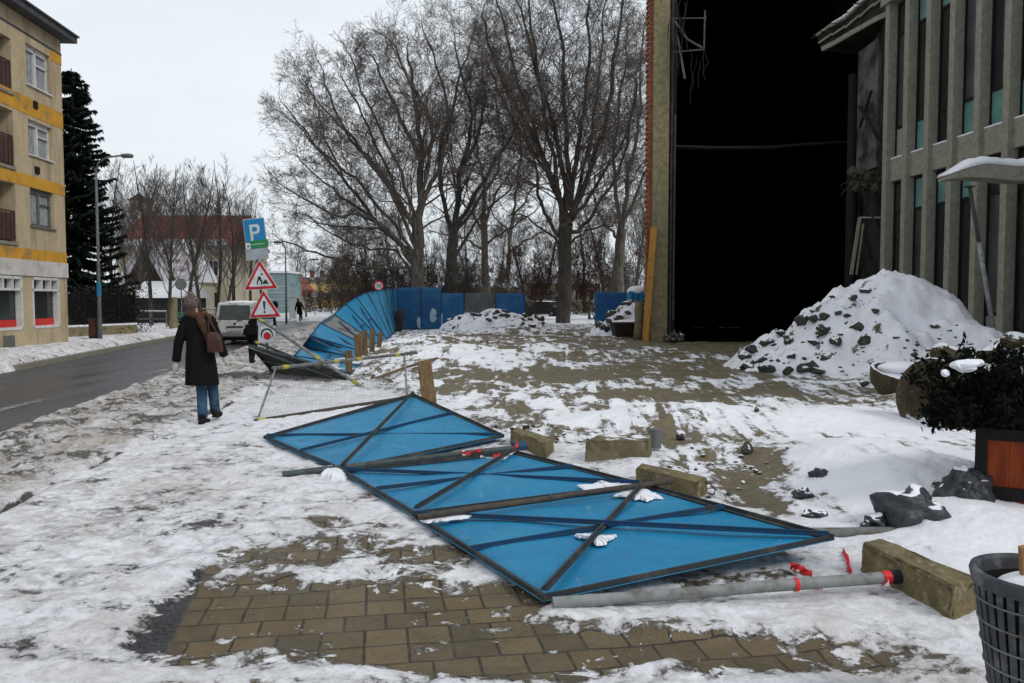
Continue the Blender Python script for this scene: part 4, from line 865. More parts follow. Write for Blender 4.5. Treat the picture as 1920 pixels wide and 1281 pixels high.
    for a, b, w_ in ((D(1612, 355, 27.4), D(1658, 455, 26.8), .05), (D(1600, 500, 28.5), D(1655, 480, 26.9), .03), (D(1634, 170, 28), D(1612, 240, 28.8), .08), (D(1612, 200, 28.6), D(1655, 275, 27.2), .12)):
        mb = MB(); mb.bar(a, b, w_, w_ * .8); mb.build('hanging_bar', M['dark_metal'], t)
    fr = MB(); a, b, c, d = D(1596, 515, 27.5), D(1612, 408, 27.4), D(1655, 408, 27.0), D(1606, 515, 27.7)
    fr.bar(a, b, .10, .06, V((0, 1, 0))); fr.bar(b, c, .06, .05); fr.bar(d, b + V((.12, 0, -.2)), .05, .05, V((0, 1, 0))); fr.build('leaning_frame', M['conc_grey'], t)
    # torn eave
    ev = MB(); P_ = [D(1662, 42, 26.6), D(1690, -30, 25.6), D(1712, 2, 25.9), D(1660, 0, 27.3), D(1612, 42, 28.6), D(1560, 72, 29.6), D(1536, 98, 30.0), D(1545, 92, 29.9), D(1600, 66, 28.6), D(1655, 62, 26.8)]
    tp = [D(1532, 70, 30), D(1560, 52, 29.6), D(1585, 38, 29.0), D(1612, 14, 28.4), D(1640, -12, 27.6), D(1680, -50, 26.6)]
    bt = [D(1542, 96, 30), D(1566, 84, 29.6), D(1590, 70, 29.0), D(1615, 56, 28.4), D(1640, 42, 27.6), D(1682, 22, 26.6)]
    vs = []
    for p, q in zip(tp, bt):
        o = V((1.4, .3, 0)); vs += [p, q, q + o, p + o]
    fs = [(i * 4 + j, i * 4 + (j + 1) % 4, i * 4 + 4 + (j + 1) % 4, i * 4 + 4 + j) for i in range(5) for j in range(4)] + [(3, 2, 1, 0), (20, 21, 22, 23)]
    ev.add(vs, fs); e_ = ev.build('torn_eave', M['soot_conc'], t)
    lip = MB()
    for i in range(5):
        lip.bar(tp[i] + V((-.04, -.05, .04)), tp[i + 1] + V((-.04, -.05, .04 + rr.uniform(0, .06))), .10, .08)
        lip.bar(tp[i].lerp(bt[i], .45) + V((-.05, -.04, 0)), tp[i + 1].lerp(bt[i + 1], .38) + V((-.05, -.04, 0)), .06, .06)
        lip.bar(bt[i] + V((-.03, -.03, .06)), bt[i + 1] + V((-.03, -.03, .06)), .07, .16)
    lip.build('eave_boards', M['conc_grey'], e_)
    for k in range(14):
        mb = MB(); q = rr.random() * 4.9; i = int(q); a = tp[i].lerp(tp[i + 1], q - i); mb.tube([a, a + V((rr.uniform(-.35, -.1), rr.uniform(-.1, .1), rr.uniform(-.12, .02)))], .012, 4); mb.build('bent_rebar', M['steel_rust'], t)
    sn = MB()
    for k in range(26):
        q = 1.2 + rr.random() * 2.6; i = int(q); a = tp[i].lerp(tp[i + 1], q - i) + V((.0, 0, .10)); sn.ell(a, (.16, .16, .05), 8)
    sn.build('eave_snow', M['snow'], e_, smooth=True)
    # big hall: pillar, dark shell
    px0 = D(1221, 640, 32).x; px1 = D(1251, 640, 32).x; HT = 19
    mb = MB(); mb.box(((px0 + px1) / 2, 32.3, HT / 2 - .1), (px1 - px0, .6, HT)); mb.build('pillar', M['conc_pillar'], t, bevel=.02)
    xb = D(1213, 640, 32).x
    mb = MB()
    K = 190
    for k in range(K):                                   # ragged toothed brick edge, one course after another
        z0 = k * .1; e = (.0 if (k // 1) % 2 else .045) + rr.uniform(-.012, .012); mb.box(((xb - e + px0) / 2, 32.35, z0 + .05), (px0 - xb + e, .5, .088))
    mb.build('brick_edge', M['brick'], t)
    mb = MB(); mb.bar((xb + .12, 32.6, HT / 2), (xb + 3.3, 48, HT / 2), .16, HT); mb.build('brick_side_wall', M['brick'], t)
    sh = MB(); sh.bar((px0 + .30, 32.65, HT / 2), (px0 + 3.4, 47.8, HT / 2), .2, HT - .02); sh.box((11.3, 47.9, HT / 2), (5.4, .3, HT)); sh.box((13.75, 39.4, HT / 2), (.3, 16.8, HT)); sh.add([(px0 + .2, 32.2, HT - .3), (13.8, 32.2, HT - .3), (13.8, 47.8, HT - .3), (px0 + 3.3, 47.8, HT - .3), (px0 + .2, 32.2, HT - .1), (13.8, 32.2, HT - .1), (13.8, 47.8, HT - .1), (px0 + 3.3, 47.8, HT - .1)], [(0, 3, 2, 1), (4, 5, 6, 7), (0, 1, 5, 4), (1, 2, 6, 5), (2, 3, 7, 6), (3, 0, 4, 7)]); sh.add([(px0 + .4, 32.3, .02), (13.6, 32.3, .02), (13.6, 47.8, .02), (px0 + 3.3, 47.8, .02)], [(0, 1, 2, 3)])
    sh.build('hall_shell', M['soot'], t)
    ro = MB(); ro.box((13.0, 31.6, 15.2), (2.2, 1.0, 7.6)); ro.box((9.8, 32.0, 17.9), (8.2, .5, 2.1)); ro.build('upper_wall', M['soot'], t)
    mb = MB(); mb.tube([D(1250, 275, 32.6), D(1340, 278, 32.6), D(1440, 277, 32.7), D(1510, 271, 32.7), D(1588, 266, 32.8)], [.08, .08, .075, .06, .055], 6); mb.build('cross_beam', mat('beam_dark', (.012, .012, .013), (.005, .005, .005), 2), t)
    mb = MB(); p = D(1262, 560, 32.2); mb.tube([(p.x, 32.15, .8), (p.x, 32.15, D(1262, 215, 32.2).z)], .045, 8)
    mb.tube([(p.x - .12, 32.2, 0), (p.x - .12, 32.2, 14)], .05, 8); mb.build('downpipe', mat('old_pipe', (.07, .07, .065), (.03, .03, .028), 4), t)
    jm = MB(); jm.box((px1 + .17, 32.5, 7), (.32, .4, 14)); jm.build('dark_jamb', mat('dark_jamb', (.022, .02, .016), (.008, .008, .007), 2, .95, .5), t)
    # hanging debris
    hb = MB(); hb.bar(D(1266, 40, 31.9), D(1290, 75, 31.7), .16, .07); hb.bar(D(1290, 75, 31.7), D(1320, 92, 31.6), .14, .06); hb.bar(D(1270, 66, 31.8), D(1284, 148, 31.6), .10, .05); hb.bar(D(1262, 98, 31.8), D(1318, 93, 31.5), .05, .05)
    hb.bar(D(1322, 20, 31.6), D(1320, 95, 31.5), .05, .05); hb.bar(D(1262, 35, 31.8), D(1325, 34, 31.7), .04, .04); hb.build('hanging_slab', mat('hanging_conc', (.12, .115, .10), (.045, .043, .038), 4), t)
    for k in range(16):
        mb = MB(); a = D(rr.uniform(1258, 1322), rr.uniform(-10, 110), 31.7); pts = [a]
        for _ in range(5): pts.append(pts[-1] + V((rr.uniform(-.12, .12), rr.uniform(-.1, .1), rr.uniform(-.6, -.05))))
        mb.tube(pts, .013, 4); mb.build('hanging_cable', M['dark_metal'], t)
    bf = MB()
    for k in range(30): bf.rock((rr.uniform(5.9, 6.5), rr.uniform(31.3, 31.9), rr.uniform(0, .25)), [rr.uniform(.08, .22) for _ in range(3)], 90 + k, sub=1)
    bf.build('foot_rubble', M['rock'], t)
ruin()
# steel prop under the canopy
t = thing('steel_prop', 'rusty steel prop leaning under the snowy canopy', 'prop', D(1862, 612, 18.0))
mb = MB(); a, b = D(1862, 614, 18.0), D(1818, 350, 18.4); mb.tube([a, a.lerp(b, .6)], .05, 10); mb.build('tube', M['pipe_grey'], t, smooth=True)
mb = MB(); mb.tube([a.lerp(b, .6), b], .04, 10); mb.build('inner_tube', M['steel_rust'], t, smooth=True)
mb = MB(); mb.box(b, (.16, .16, .03)); mb.build('head_plate', M['steel_rust'], t)

# ------------------------------------------------------------------ tall snowy rubble heap and boulders
def heap(name, label, c, prof, rx, ry, hh, seed, n=90, chunks=60, px=None, cs=(.08, .3), steep=1.15, patch_x=0):
    t = thing(name, label, 'rubble heap', (c[0], c[1], 0))
    vs = []; rr = random.Random(seed)
    g = np.linspace(-1, 1, n); A, B = np.meshgrid(g, g); X = c[0] + A * rx; Y = c[1] + B * ry
    ad = fbm(X, Y, 1.1, 3, seed + 5) - .5
    r = (np.sqrt(A ** 2 + B ** 2 + .012) - .03) * (1 + ad * .75); r = np.maximum(r, np.maximum(np.abs(A), np.abs(B)) ** 3); base = np.clip(1 - r, 0, 1) ** steep
    H = base * hh + (fbm(X, Y, 2.2, 4, seed) - .5) * .5 * np.clip(base * 3, 0, 1) * min(1, hh) + (fbm(X, Y, 9, 3, seed + 2) - .5) * .10 * np.clip(base * 6, 0, 1)
    for (dx, dy, sx, sy, h2) in prof: H = H + h2 * np.exp(-((X - c[0] - dx) / sx) ** 2 - ((Y - c[1] - dy) / sy) ** 2)
    H = H - .12 * np.clip(r - .92, 0, 1) * 6
    vs = np.stack([X.ravel(), Y.ravel(), H.ravel()], 1).tolist(); fs = [(i * n + j, i * n + j + 1, (i + 1) * n + j + 1, (i + 1) * n + j) for i in range(n - 1) for j in range(n - 1)]
    m_ = N(name + '_surface'); k = m_.step(m_.noise(2.6, 7, .74, dist=.5), .57, .62)
    k2 = m_.step(m_.nz_(), .32, .44)
    if patch_x:
        sx = m_.nd('ShaderNodeSeparateXYZ'); m_.L(m_.geo.outputs['Position'], sx.inputs[0]); k = m_.math('MULTIPLY', k, m_.step(sx.outputs[0], c[0] - .15 * rx, c[0] + .1 * rx, 1, .0)); k = m_.math('MAXIMUM', k, m_.math('SUBTRACT', 1.0, k2))
    dcol = m_.mix(m_.noise(9, 7, .75), (.03, .028, .024), (.14, .12, .08)); col = m_.mix(k, m_.mix(m_.step(m_.noise(2, 4), .3, .7), (.80, .80, .84), (.68, .67, .71)), dcol)
    m_.out(col, .75, m_.bump(m_.noise(14, 6, .7), .7, .04), 0, .2)
    mb = MB(); mb.add(vs, fs); mb.build('mound', m_.m, t, smooth=True, fix=False)
    def hz(x, y):
        i = (y - (c[1] - ry)) / (2 * ry) * (n - 1); j = (x - (c[0] - rx)) / (2 * rx) * (n - 1); i = int(max(0, min(n - 1, i))); j = int(max(0, min(n - 1, j))); return H[i, j]
    return t, hz
HC_ = D(1612, 600, 19.6)
t, hz = heap('rubble_heap', 'tall snow-covered rubble heap in front of the columned facade', (HC_.x + .45, 19.6), [(2.7, -.8, 1.3, 1.4, .42), (1.4, -.3, .9, 1.0, .25), (-1.5, -.9, .45, .5, .28), (-.8, -1.6, .5, .4, .25), (-2.1, -.4, .4, .5, .22), (.9, -1.8, .5, .4, .2), (-.3, -1.0, .35, .3, .2)], 3.45, 3.5, 2.52, 11, patch_x=1, steep=1.3)
def boulders(t, hz, pts, grp, lab, cat='boulder', name='boulder', m_='rock'):
    for i, (x, y, s, seed) in enumerate(pts):
        mb = MB(); rr = random.Random(seed); z = hz(x, y); mb.rock((x, y, z + s * .12), (s, s * rr.uniform(.6, .9), s * rr.uniform(.45, .75)), seed)
        mb.build(name, M[m_], label=lab(i) if callable(lab) else lab, cat=cat, group=grp)
rr = random.Random(77)
big = [(1568, 650, .26), (1622, 648, .24), (1545, 625, .24), (1608, 622, .2), (1625, 552, .20), (1640, 588, .12), (1600, 562, .16), (1546, 598, .2), (1500, 610, .2), (1462, 628, .2), (1480, 640, .22), (1440, 650, .22), (1410, 660, .2), (1430, 680, .2), (1398, 672, .18),
       (1478, 702, .18), (1400, 690, .2), (1525, 585, .12), (1590, 600, .12), (1572, 596, .12), (1530, 700, .2), (1650, 625, .06), (1680, 635, .08), (1752, 615, .12), (1780, 622, .08), (1742, 672, .1), (1720, 650, .06), (1715, 668, .1), (1700, 640, .06), (1512, 560, .15), (1542, 548, .12), (1496, 580, .12), (1560, 560, .1)]
def onheap(px, py, hz, y0=15.5, y1=23):
    d = ray(px, py); best = None
    for k in range(400):
        Y = y0 + (y1 - y0) * k / 400; p = V((0, 0, HC)) + d * (Y / d.y)
        if p.z < hz(p.x, p.y): return p
    return None
lst = []
for i, (px, py, s) in enumerate(big):
    p = onheap(px, py, hz)
    if p is None: p = G(px, py)
    lst.append((p.x, p.y, s, 200 + i))
boulders(None, hz, lst[:2], None, lambda i: ['round grey boulder low on the tall heap, left of its twin', 'round grey boulder with a snow cap low on the tall heap, right of its twin'][i])
boulders(None, hz, lst[2:], 'dark chunks poking through the snow of the tall heap', 'dark rubble chunk poking through the snow of the tall heap')
sm = []
for k in range(90):
    px = rr.gauss(1470, 60) if k < 60 else rr.uniform(1560, 1860); py = rr.uniform(600, 700) if k < 60 else rr.uniform(610, 690)
    p = onheap(px, py, hz)
    if p is not None: sm.append((p.x, p.y, rr.choice((.05, .07, .1, .16, .22)) if px < 1560 else rr.uniform(.03, .07), 400 + k))
boulders(None, hz, sm, 'small stones scattered over the tall heap', 'small stone scattered on the tall snowy heap', cat='stone', name='stone')
# rounder boulders on the right
for i, (px, py, Y, s, lb) in enumerate([(1780, 665, 12.6, .24, 'rounded olive boulder with snow on top behind the dark evergreen shrub'), (1858, 662, 12.8, .22, 'flat-topped pale boulder with thick snow behind the shrub'), (1905, 640, 13.2, .2, 'boulder at the right edge of the photo below the facade'), (1620, 718, 14.5, .09, 'small brown stone just left of the snow-filled bowl')]):
    p = D(px, py, Y); mb = MB(); mb.rock(p, (s * 1.15, s, s * .85), 600 + i, sub=3); mb.build('boulder', M['rock_brown'], label=lb, cat='boulder', smooth=False)
mb = MB(); 
for k in range(5): pass
# back rubble heaps
hA = D(930, 605, 42); tA, hzA = heap('rubble_heap', 'low snow-speckled rubble heap in front of the far blue panels', (hA.x, 42), [(-1.9, 0, .9, .8, .25)], 2.9, 1.8, 1.15, 21, n=50, steep=.8)
lst = [(hA.x + rr.uniform(-2.4, 2.4), 42 + rr.uniform(-1.5, .8), rr.uniform(.12, .32), 700 + k) for k in range(46)]
boulders(tA, hzA, lst, 'chunks of the low rubble heap by the far panels', 'dark snow-capped chunk on the low rubble heap by the far panels')
hB = D(1185, 600, 38); tB, hzB = heap('rubble_heap', 'heap of snow-capped rubble beside the foot of the ruin pillar', (hB.x, 38), [], 1.9, 1.5, 1.5, 31, n=50, steep=.7)
lst = [(hB.x + rr.uniform(-1.5, 1.2), 38 + rr.uniform(-1.2, .6), rr.uniform(.15, .36), 800 + k) for k in range(34)]
boulders(tB, hzB, lst, 'chunks of the heap beside the ruin pillar', 'pale snow-capped chunk on the heap beside the ruin pillar')
t = thing('steel_skip', 'dark rusty skip edge at the foot of the ruin pillar', 'skip', D(1170, 632, 35.5)); p = D(1170, 632, 35.5)
mb = MB(); mb.add([(p.x - .35, 35.2, 0), (p.x + .9, 35.2, 0), (p.x + .9, 36.6, 0), (p.x - .35, 36.6, 0), (p.x - .5, 35.0, .62), (p.x + 1.0, 35.0, .62), (p.x + 1.0, 36.8, .62), (p.x - .5, 36.8, .62)], [(3, 2, 1, 0), (0, 1, 5, 4), (1, 2, 6, 5), (2, 3, 7, 6), (3, 0, 4, 7)]); mb.build('body', mat('rusty_dark', (.03, .02, .015), (.015, .012, .01), 4), t, fix=True)
mb = MB(); mb.bar((p.x - .55, 35.0, .64), (p.x + 1.0, 35.0, .64), .08, .07); mb.build('rim', M['steel_rust'], t)
mb = MB(); mb.ell((p.x + .25, 35.9, .62), (.72, .85, .14)); mb.build('snow_fill', M['snow'], t, smooth=True)
mb = MB(); p = D(1198, 640, 33); K = 10; mb.tube([(p.x, 33, -.05), (p.x + .02, 33, .6), (p.x, 33, 1.25), (p.x, 33, 1.55)], [.24, .2, .19, .17], 12); mb.build('concrete_bollard', M['conc_snow'], label='snow-plastered concrete stump beside the yellow leaning plank', cat='stump', smooth=True)
# single loose stones in the yard
for i, (px, py, s, z, lb, mm) in enumerate([(1273, 820, .062, .03, 'small square grey stone alone right of the loose block with a collar', 'rock'), (1400, 843, .075, .03, 'small dark brick stub at the edge of the bare patch', 'rock'), (964, 806, .06, .05, 'reddish brick piece behind the small concrete block', 'rock_brown'), (985, 800, .055, .05, 'broken brick piece behind the small concrete block', 'rock_brown'), (1418, 768, .05, .05, 'dark stone in the middle of the yard snow', 'rock')]):
    p = hit(px, py + 5); p.z += s * .5; mb = MB(); mb.rock(p, (s * 1.1, s, s), 900 + i, sub=2); mb.build('stone', M[mm], label=lb, cat='stone')
deb = []
for k in range(150):
    px, py = rr.choice([(rr.gauss(1000, 45), rr.gauss(812, 14)), (rr.gauss(1080, 120), rr.gauss(800, 20)), (rr.gauss(730, 60), rr.gauss(690, 22)), (rr.gauss(1350, 60), rr.gauss(870, 30)), (rr.gauss(700, 30), rr.gauss(715, 8)), (rr.gauss(840, 60), rr.gauss(640, 12)), (rr.gauss(900, 100), rr.gauss(630, 8))]); deb.append((px, py))
pm = []
for k in range(6): mb = MB(); mb.rock((0, 0, 0), (1, rr.uniform(.6, .9), rr.uniform(.4, .7)), 950 + k, sub=1); o = mb.build('brick_fragment', M['rock_brown'] if k % 2 else M['rock'], label='brown brick crumb scattered on the yard snow', cat='fragment', group='brick crumbs scattered over the yard', origin=(0, 0, 0)); pm.append(o)
for k, (px, py) in enumerate(deb):
    g = hit(px, py); s = rr.uniform(.010, .026) * (1 + g.y / 16)
    o = pm[k] if k < 6 else pm[k % 6].copy()
    if k >= 6: COL.objects.link(o)
    o.location = (g.x, g.y, gh(g.x, g.y) + s * .3); o.scale = (s, s, s); o.rotation_euler = (rr.uniform(-.3, .3), rr.uniform(-.3, .3), rr.uniform(0, 6.28))

# round concrete bowls
def bowl(loc, r, h, tilt, rotz, label, fill=True, mm='rock_brown', w_=.09):
    t = thing('concrete_bowl', label, 'planter bowl', loc); M_ = Matrix.Translation(V(loc)) @ Matrix.Rotation(rotz, 4, 'Z') @ Matrix.Rotation(tilt, 4, 'X')
    mb = MB(); prof = [(.45, 0), (.72, .12), (.93, .42), (1.0, .8), (1.02, 1.0), (.98, 1.04), (.90, 1.0), (.84, .75), (.6, .4), (.3, .3)]
    n_ = 36; vs = []
    for (rr_, z) in prof:
        for j in range(n_): a = 2 * math.pi * j / n_; vs.append(M_ @ V((rr_ * r * math.cos(a), rr_ * r * math.sin(a), z * h)))
    k = len(prof); fs = [(i * n_ + j, i * n_ + (j + 1) % n_, (i + 1) * n_ + (j + 1) % n_, (i + 1) * n_ + j) for i in range(k - 1) for j in range(n_)] + [tuple(range(n_ - 1, -1, -1)), tuple((k - 1) * n_ + j for j in range(n_))]
    mb.add(vs, fs); mb.build('shell', M[mm], t, smooth=True, fix=False)
    if fill:
        mb = MB(); 
        mb.ell(M_ @ V((0, 0, h * .78)), (r * .86, r * .86, h * .26), 20, rot=M_.to_3x3()); mb.build('snow_fill', M['snow'], t, smooth=True)
    return t
g = G(1706, 752); bowl((g.x, g.y + .1, .0), .64, .44, R(14), R(30), 'round concrete bowl filled with snow, left of the shrub')
mb = MB(); q = D(1705, 692, 13.0); mb.ell(q + V((.0, .3, -.02)), (.36, .3, .12), 18); mb.build('snow_cap', M['snow'], [o for o in bpy.data.objects if o.name.startswith('concrete_bowl')][0], smooth=True)

g = G(1800, 812); bowl((g.x + .12, g.y + .45, .36), .46, .44, R(80), R(-62), 'brown round concrete bowl tipped on its side beside the shrub', False)

# black plastic sheeting / bags sticking out of the snow
def bag(px, py, Y, sx, sy, sz, seed, label, rot=0, grp=None):
    rr = random.Random(seed); bm = bmesh.new(); bmesh.ops.create_icosphere(bm, subdivisions=4, radius=1); p0 = hit(px, py + 6); p0.z += sz * .18
    from mathutils import noise as mn
    for v in bm.verts:
        p = v.co; f = 1.1 + .55 * mn.noise(p * 1.1 + V((seed, 0, 0))) - .5 * abs(mn.noise(p * 2.0 + V((0, seed, 0)))) + .03 * mn.noise(p * 6)
        v.co = V((p.x * f * sx, p.y * f * sy, max(p.z, -.5) * f * sz))
    me = bpy.data.meshes.new('plastic_bag'); bm.to_mesh(me); bm.free(); me.polygons.foreach_set('use_smooth', [True] * len(me.polygons)); me.materials.append(M['bag_snow'])
    o = bpy.data.objects.new('plastic_bag', me); COL.objects.link(o); o.location = p0; o.rotation_euler = (0, 0, rot); tag(o, label, 'plastic bag', 'black plastic sacks buried in the snow'); return o
n = N('black_plastic_snowy'); a = n.noise(7, 5, .6, dist=1.5); k = n.step(n.math('ADD', n.nz_(), n.math('MULTIPLY', n.math('SUBTRACT', n.noise(3.5, 2), .5), .7)), .86, .93)
M['bag_snow'] = n.out(n.mix(k, n.mix(n.step(a, .3, .7), (.018, .021, .027), (.035, .04, .046)), SN), n.mixf(k, .4, .6), n.bump(a, .8, .04), 0, .45)
bag(1708, 962, 6.15, .21, .17, .17, 3, 'large crumpled black plastic sack half under snow near the grey pipe end')
bag(1640, 980, 6.05, .09, .10, .06, 5, 'flat black plastic scrap left of the large crumpled sack')
bag(1806, 922, 6.6, .21, .16, .17, 8, 'black plastic sack leaning on the planter box', .6)
bag(1762, 908, 6.7, .07, .05, .035, 9, 'black plastic corner poking out of snow left of the planter')
bag(1536, 886, 7.35, .07, .06, .05, 12, 'upper black plastic scrap at the left edge of the snow mound')
bag(1505, 925, 6.9, .07, .08, .05, 15, 'middle black plastic scrap at the left edge of the snow mound')
bag(1530, 960, 6.3, .10, .08, .035, 17, 'low grey plastic scrap by the corner of the nearest panel')

# ------------------------------------------------------------------ planter box with dark shrub
def planter():
    g = G(1826, 968); W = 1.15; zt = D(1826, 800, g.y).z; x0 = 0.0; y0 = 0.0; A = math.atan2(g.x, g.y)
    t = thing('planter_box', 'black framed planter box with orange-brown boards', 'planter', (0, 0, 0))
    fr = MB(); dp = .95
    for x in (x0, x0 + W):
        for y in (y0, y0 + dp): fr.box((x + (.035 if x == x0 else -.035), y + .04, (zt) / 2 - .03), (.08, .09, zt + .06))
    for z in (zt - .05, .19, .03):
        hh = .09 if z > .1 else .14
        fr.box((x0 + W / 2, y0 + .035, z), (W - .01, .06, hh)); fr.box((x0 + .035, y0 + dp / 2 + .04, z), (.06, dp, hh)); fr.box((x0 + W - .035, y0 + dp / 2 + .04, z), (.06, dp, hh))
    fr.build('frame', M['black_metal'], t, bevel=.005)
    for k in range(7):
        b = MB(); w_ = (W - .15) / 7; b.box((x0 + .075 + w_ * (k + .5), y0 + .045, zt / 2 + .02), (w_ - .003, .03, zt - .12)); b.build('board', M['wood_orange'], t)
    sd = MB(); sd.box((x0 + .045, y0 + dp / 2, zt / 2), (.03, dp - .1, zt - .1)); sd.box((x0 + W - .045, y0 + dp / 2, zt / 2), (.03, dp - .1, zt - .1)); sd.box((x0 + W / 2, y0 + dp, zt / 2), (W - .1, .03, zt - .1)); sd.build('side_board', M['black_metal'], t)
    so = MB(); so.box((x0 + W / 2, y0 + dp / 2, zt - .12), (W - .12, dp - .12, .05)); so.build('soil', mat('soil', (.03, .022, .015), (.015, .012, .01), 20), t)
    t.location = (g.x, g.y, 0); t.rotation_euler = (0, 0, -A)
    # shrub
    c = D(1856, 735, g.y + .15); c.z = zt + .02; s = thing('evergreen_shrub', 'dark spreading evergreen shrub growing in the planter box', 'shrub', c)
    rr = random.Random(4); st = MB(); lf = MB(); tips = []
    for k in range(90):
        a = rr.uniform(0, 6.28); el = rr.uniform(-.15, 1.35); l = rr.uniform(.25, .62); d = V((math.cos(a) * math.cos(el), math.sin(a) * math.cos(el) * .8, math.sin(el) * .72)); p = c.copy(); pts = [p.copy()]
        for i in range(5): d = (d + V((rr.uniform(-.15, .15), rr.uniform(-.15, .15), rr.uniform(-.08, .12)))).normalized(); p = p + d * l / 5 * (1.1); pts.append(p.copy())
        st.tube(pts, [.010, .008, .006, .005, .004, .002], 4); tips.append(pts)
    for pts in tips:
        for j in range(300):
            f = rr.uniform(.5, 5); i = min(int(f), 4); p = pts[i].lerp(pts[i + 1], f - i); o = V((rr.gauss(0, 1), rr.gauss(0, 1), rr.gauss(0, 1))).normalized(); q = p + o * rr.uniform(.01, .085); l = rr.uniform(.014, .036)
            a = V((rr.gauss(0, 1), rr.gauss(0, 1), rr.gauss(0, 1) + .5)).normalized(); b = a.cross(o).normalized() * l * .45; a = a * l
            lf.add([q - a, q + b, q + a, q - b], [(0, 1, 2, 3)])
    st.build('stems', M['dark_metal'], s); m_ = mat('dark_leaf', (.004, .006, .004), (.009, .011, .007), 30, .9, .1, spec=.08)
    lf.build('foliage', m_, s, fix=False); m_.node_tree.nodes['Principled BSDF'].inputs['Roughness'].default_value = .9
    sn = MB()
    for (px, py, a) in ((1812, 682, .10), (1795, 686, .07), (1832, 680, .07), (1772, 700, .04), (1808, 690, .08)):
        q = D(px, py, c.y - .28); sn.rock(q, (a, a * .8, .02 + .22 * a), 60 + px, sub=3)
    sn.build('snow_clump', M['snow'], s, smooth=True)
planter()

# ------------------------------------------------------------------ litter basket
def basket():
    cx, cy = 1.905, 2.92; zt, r1, r0 = .64, .222, .115
    t = thing('litter_basket', 'dark grey slatted litter basket with snow at the right edge', 'litter bin', (cx, cy, 0))
    def rad(z): return r0 + (r1 - r0) * (z / zt) ** .8
    sl = MB(); n_ = 34
    for k in range(n_):
        a = 2 * math.pi * k / n_; pts = [V((cx + rad(z) * math.cos(a), cy + rad(z) * math.sin(a), z)) for z in np.linspace(.02, zt - .04, 8)]
        for i in range(7): sl.bar(pts[i], pts[i + 1], .024, .006, V((math.cos(a), math.sin(a), 0)))
    sl.build('slats', M['bin'], t)
    li = MB(); zz_ = np.linspace(.02, zt - .05, 7); n2 = 40; vs = [V((cx + (rad(z) - .012) * math.cos(2 * math.pi * j / n2), cy + (rad(z) - .012) * math.sin(2 * math.pi * j / n2), z)) for z in zz_ for j in range(n2)]
    li.add(vs, [(i * n2 + j, i * n2 + (j + 1) % n2, (i + 1) * n2 + (j + 1) % n2, (i + 1) * n2 + j) for i in range(6) for j in range(n2)] + [tuple(range(n2))]); li.build('liner', M['black_metal'], t, smooth=True)
    for i, z in enumerate(np.linspace(.06, zt - .10, 7)):
        g = MB(); pts = [V((cx + (rad(z) + .005) * math.cos(q), cy + (rad(z) + .005) * math.sin(q), z)) for q in np.linspace(0, 2 * math.pi, 41)]; g.tube(pts, .0042, 5, caps=False); g.build('hoop', M['steel_grey'], t, smooth=True)
    g = MB(); n3 = 48; vs = []
    for (rr_, z) in ((r1 + .003, zt - .05), (r1 + .012, zt - .01), (r1 + .008, zt + .003), (r1 - .012, zt + .003), (r1 - .016, zt - .012), (r1 - .02, zt - .05)):
        vs += [V((cx + rr_ * math.cos(2 * math.pi * j / n3), cy + rr_ * math.sin(2 * math.pi * j / n3), z)) for j in range(n3)]
    g.add(vs, [(i * n3 + j, i * n3 + (j + 1) % n3, (i + 1) * n3 + (j + 1) % n3, (i + 1) * n3 + j) for i in range(5) for j in range(n3)]); g.build('rim', M['bin'], t, smooth=True)
    for k in range(20):
        a = 2 * math.pi * k / 20; h_ = MB(); h_.box((cx + (r1 - .015) * math.cos(a), cy + (r1 - .015) * math.sin(a), zt - .035), (.012, .012, .045)); 
    s = MB(); s.ell((cx + .02, cy - .01, zt - .09), (.185, .185, .085), 26); s.build('snow_fill', M['snow'], t, smooth=True)
    c = MB(); rot = Matrix.Rotation(R(-12), 3, 'Y') @ Matrix.Rotation(R(12), 3, 'X'); c.box((1.90, 2.94, zt + .035), (.13, .02, .15), rot); c.box((1.98, 2.97, zt + .02), (.02, .10, .13), rot); c.build('cardboard_box', M['card'], label='brown cardboard box standing in the litter basket', cat='cardboard box')
basket()

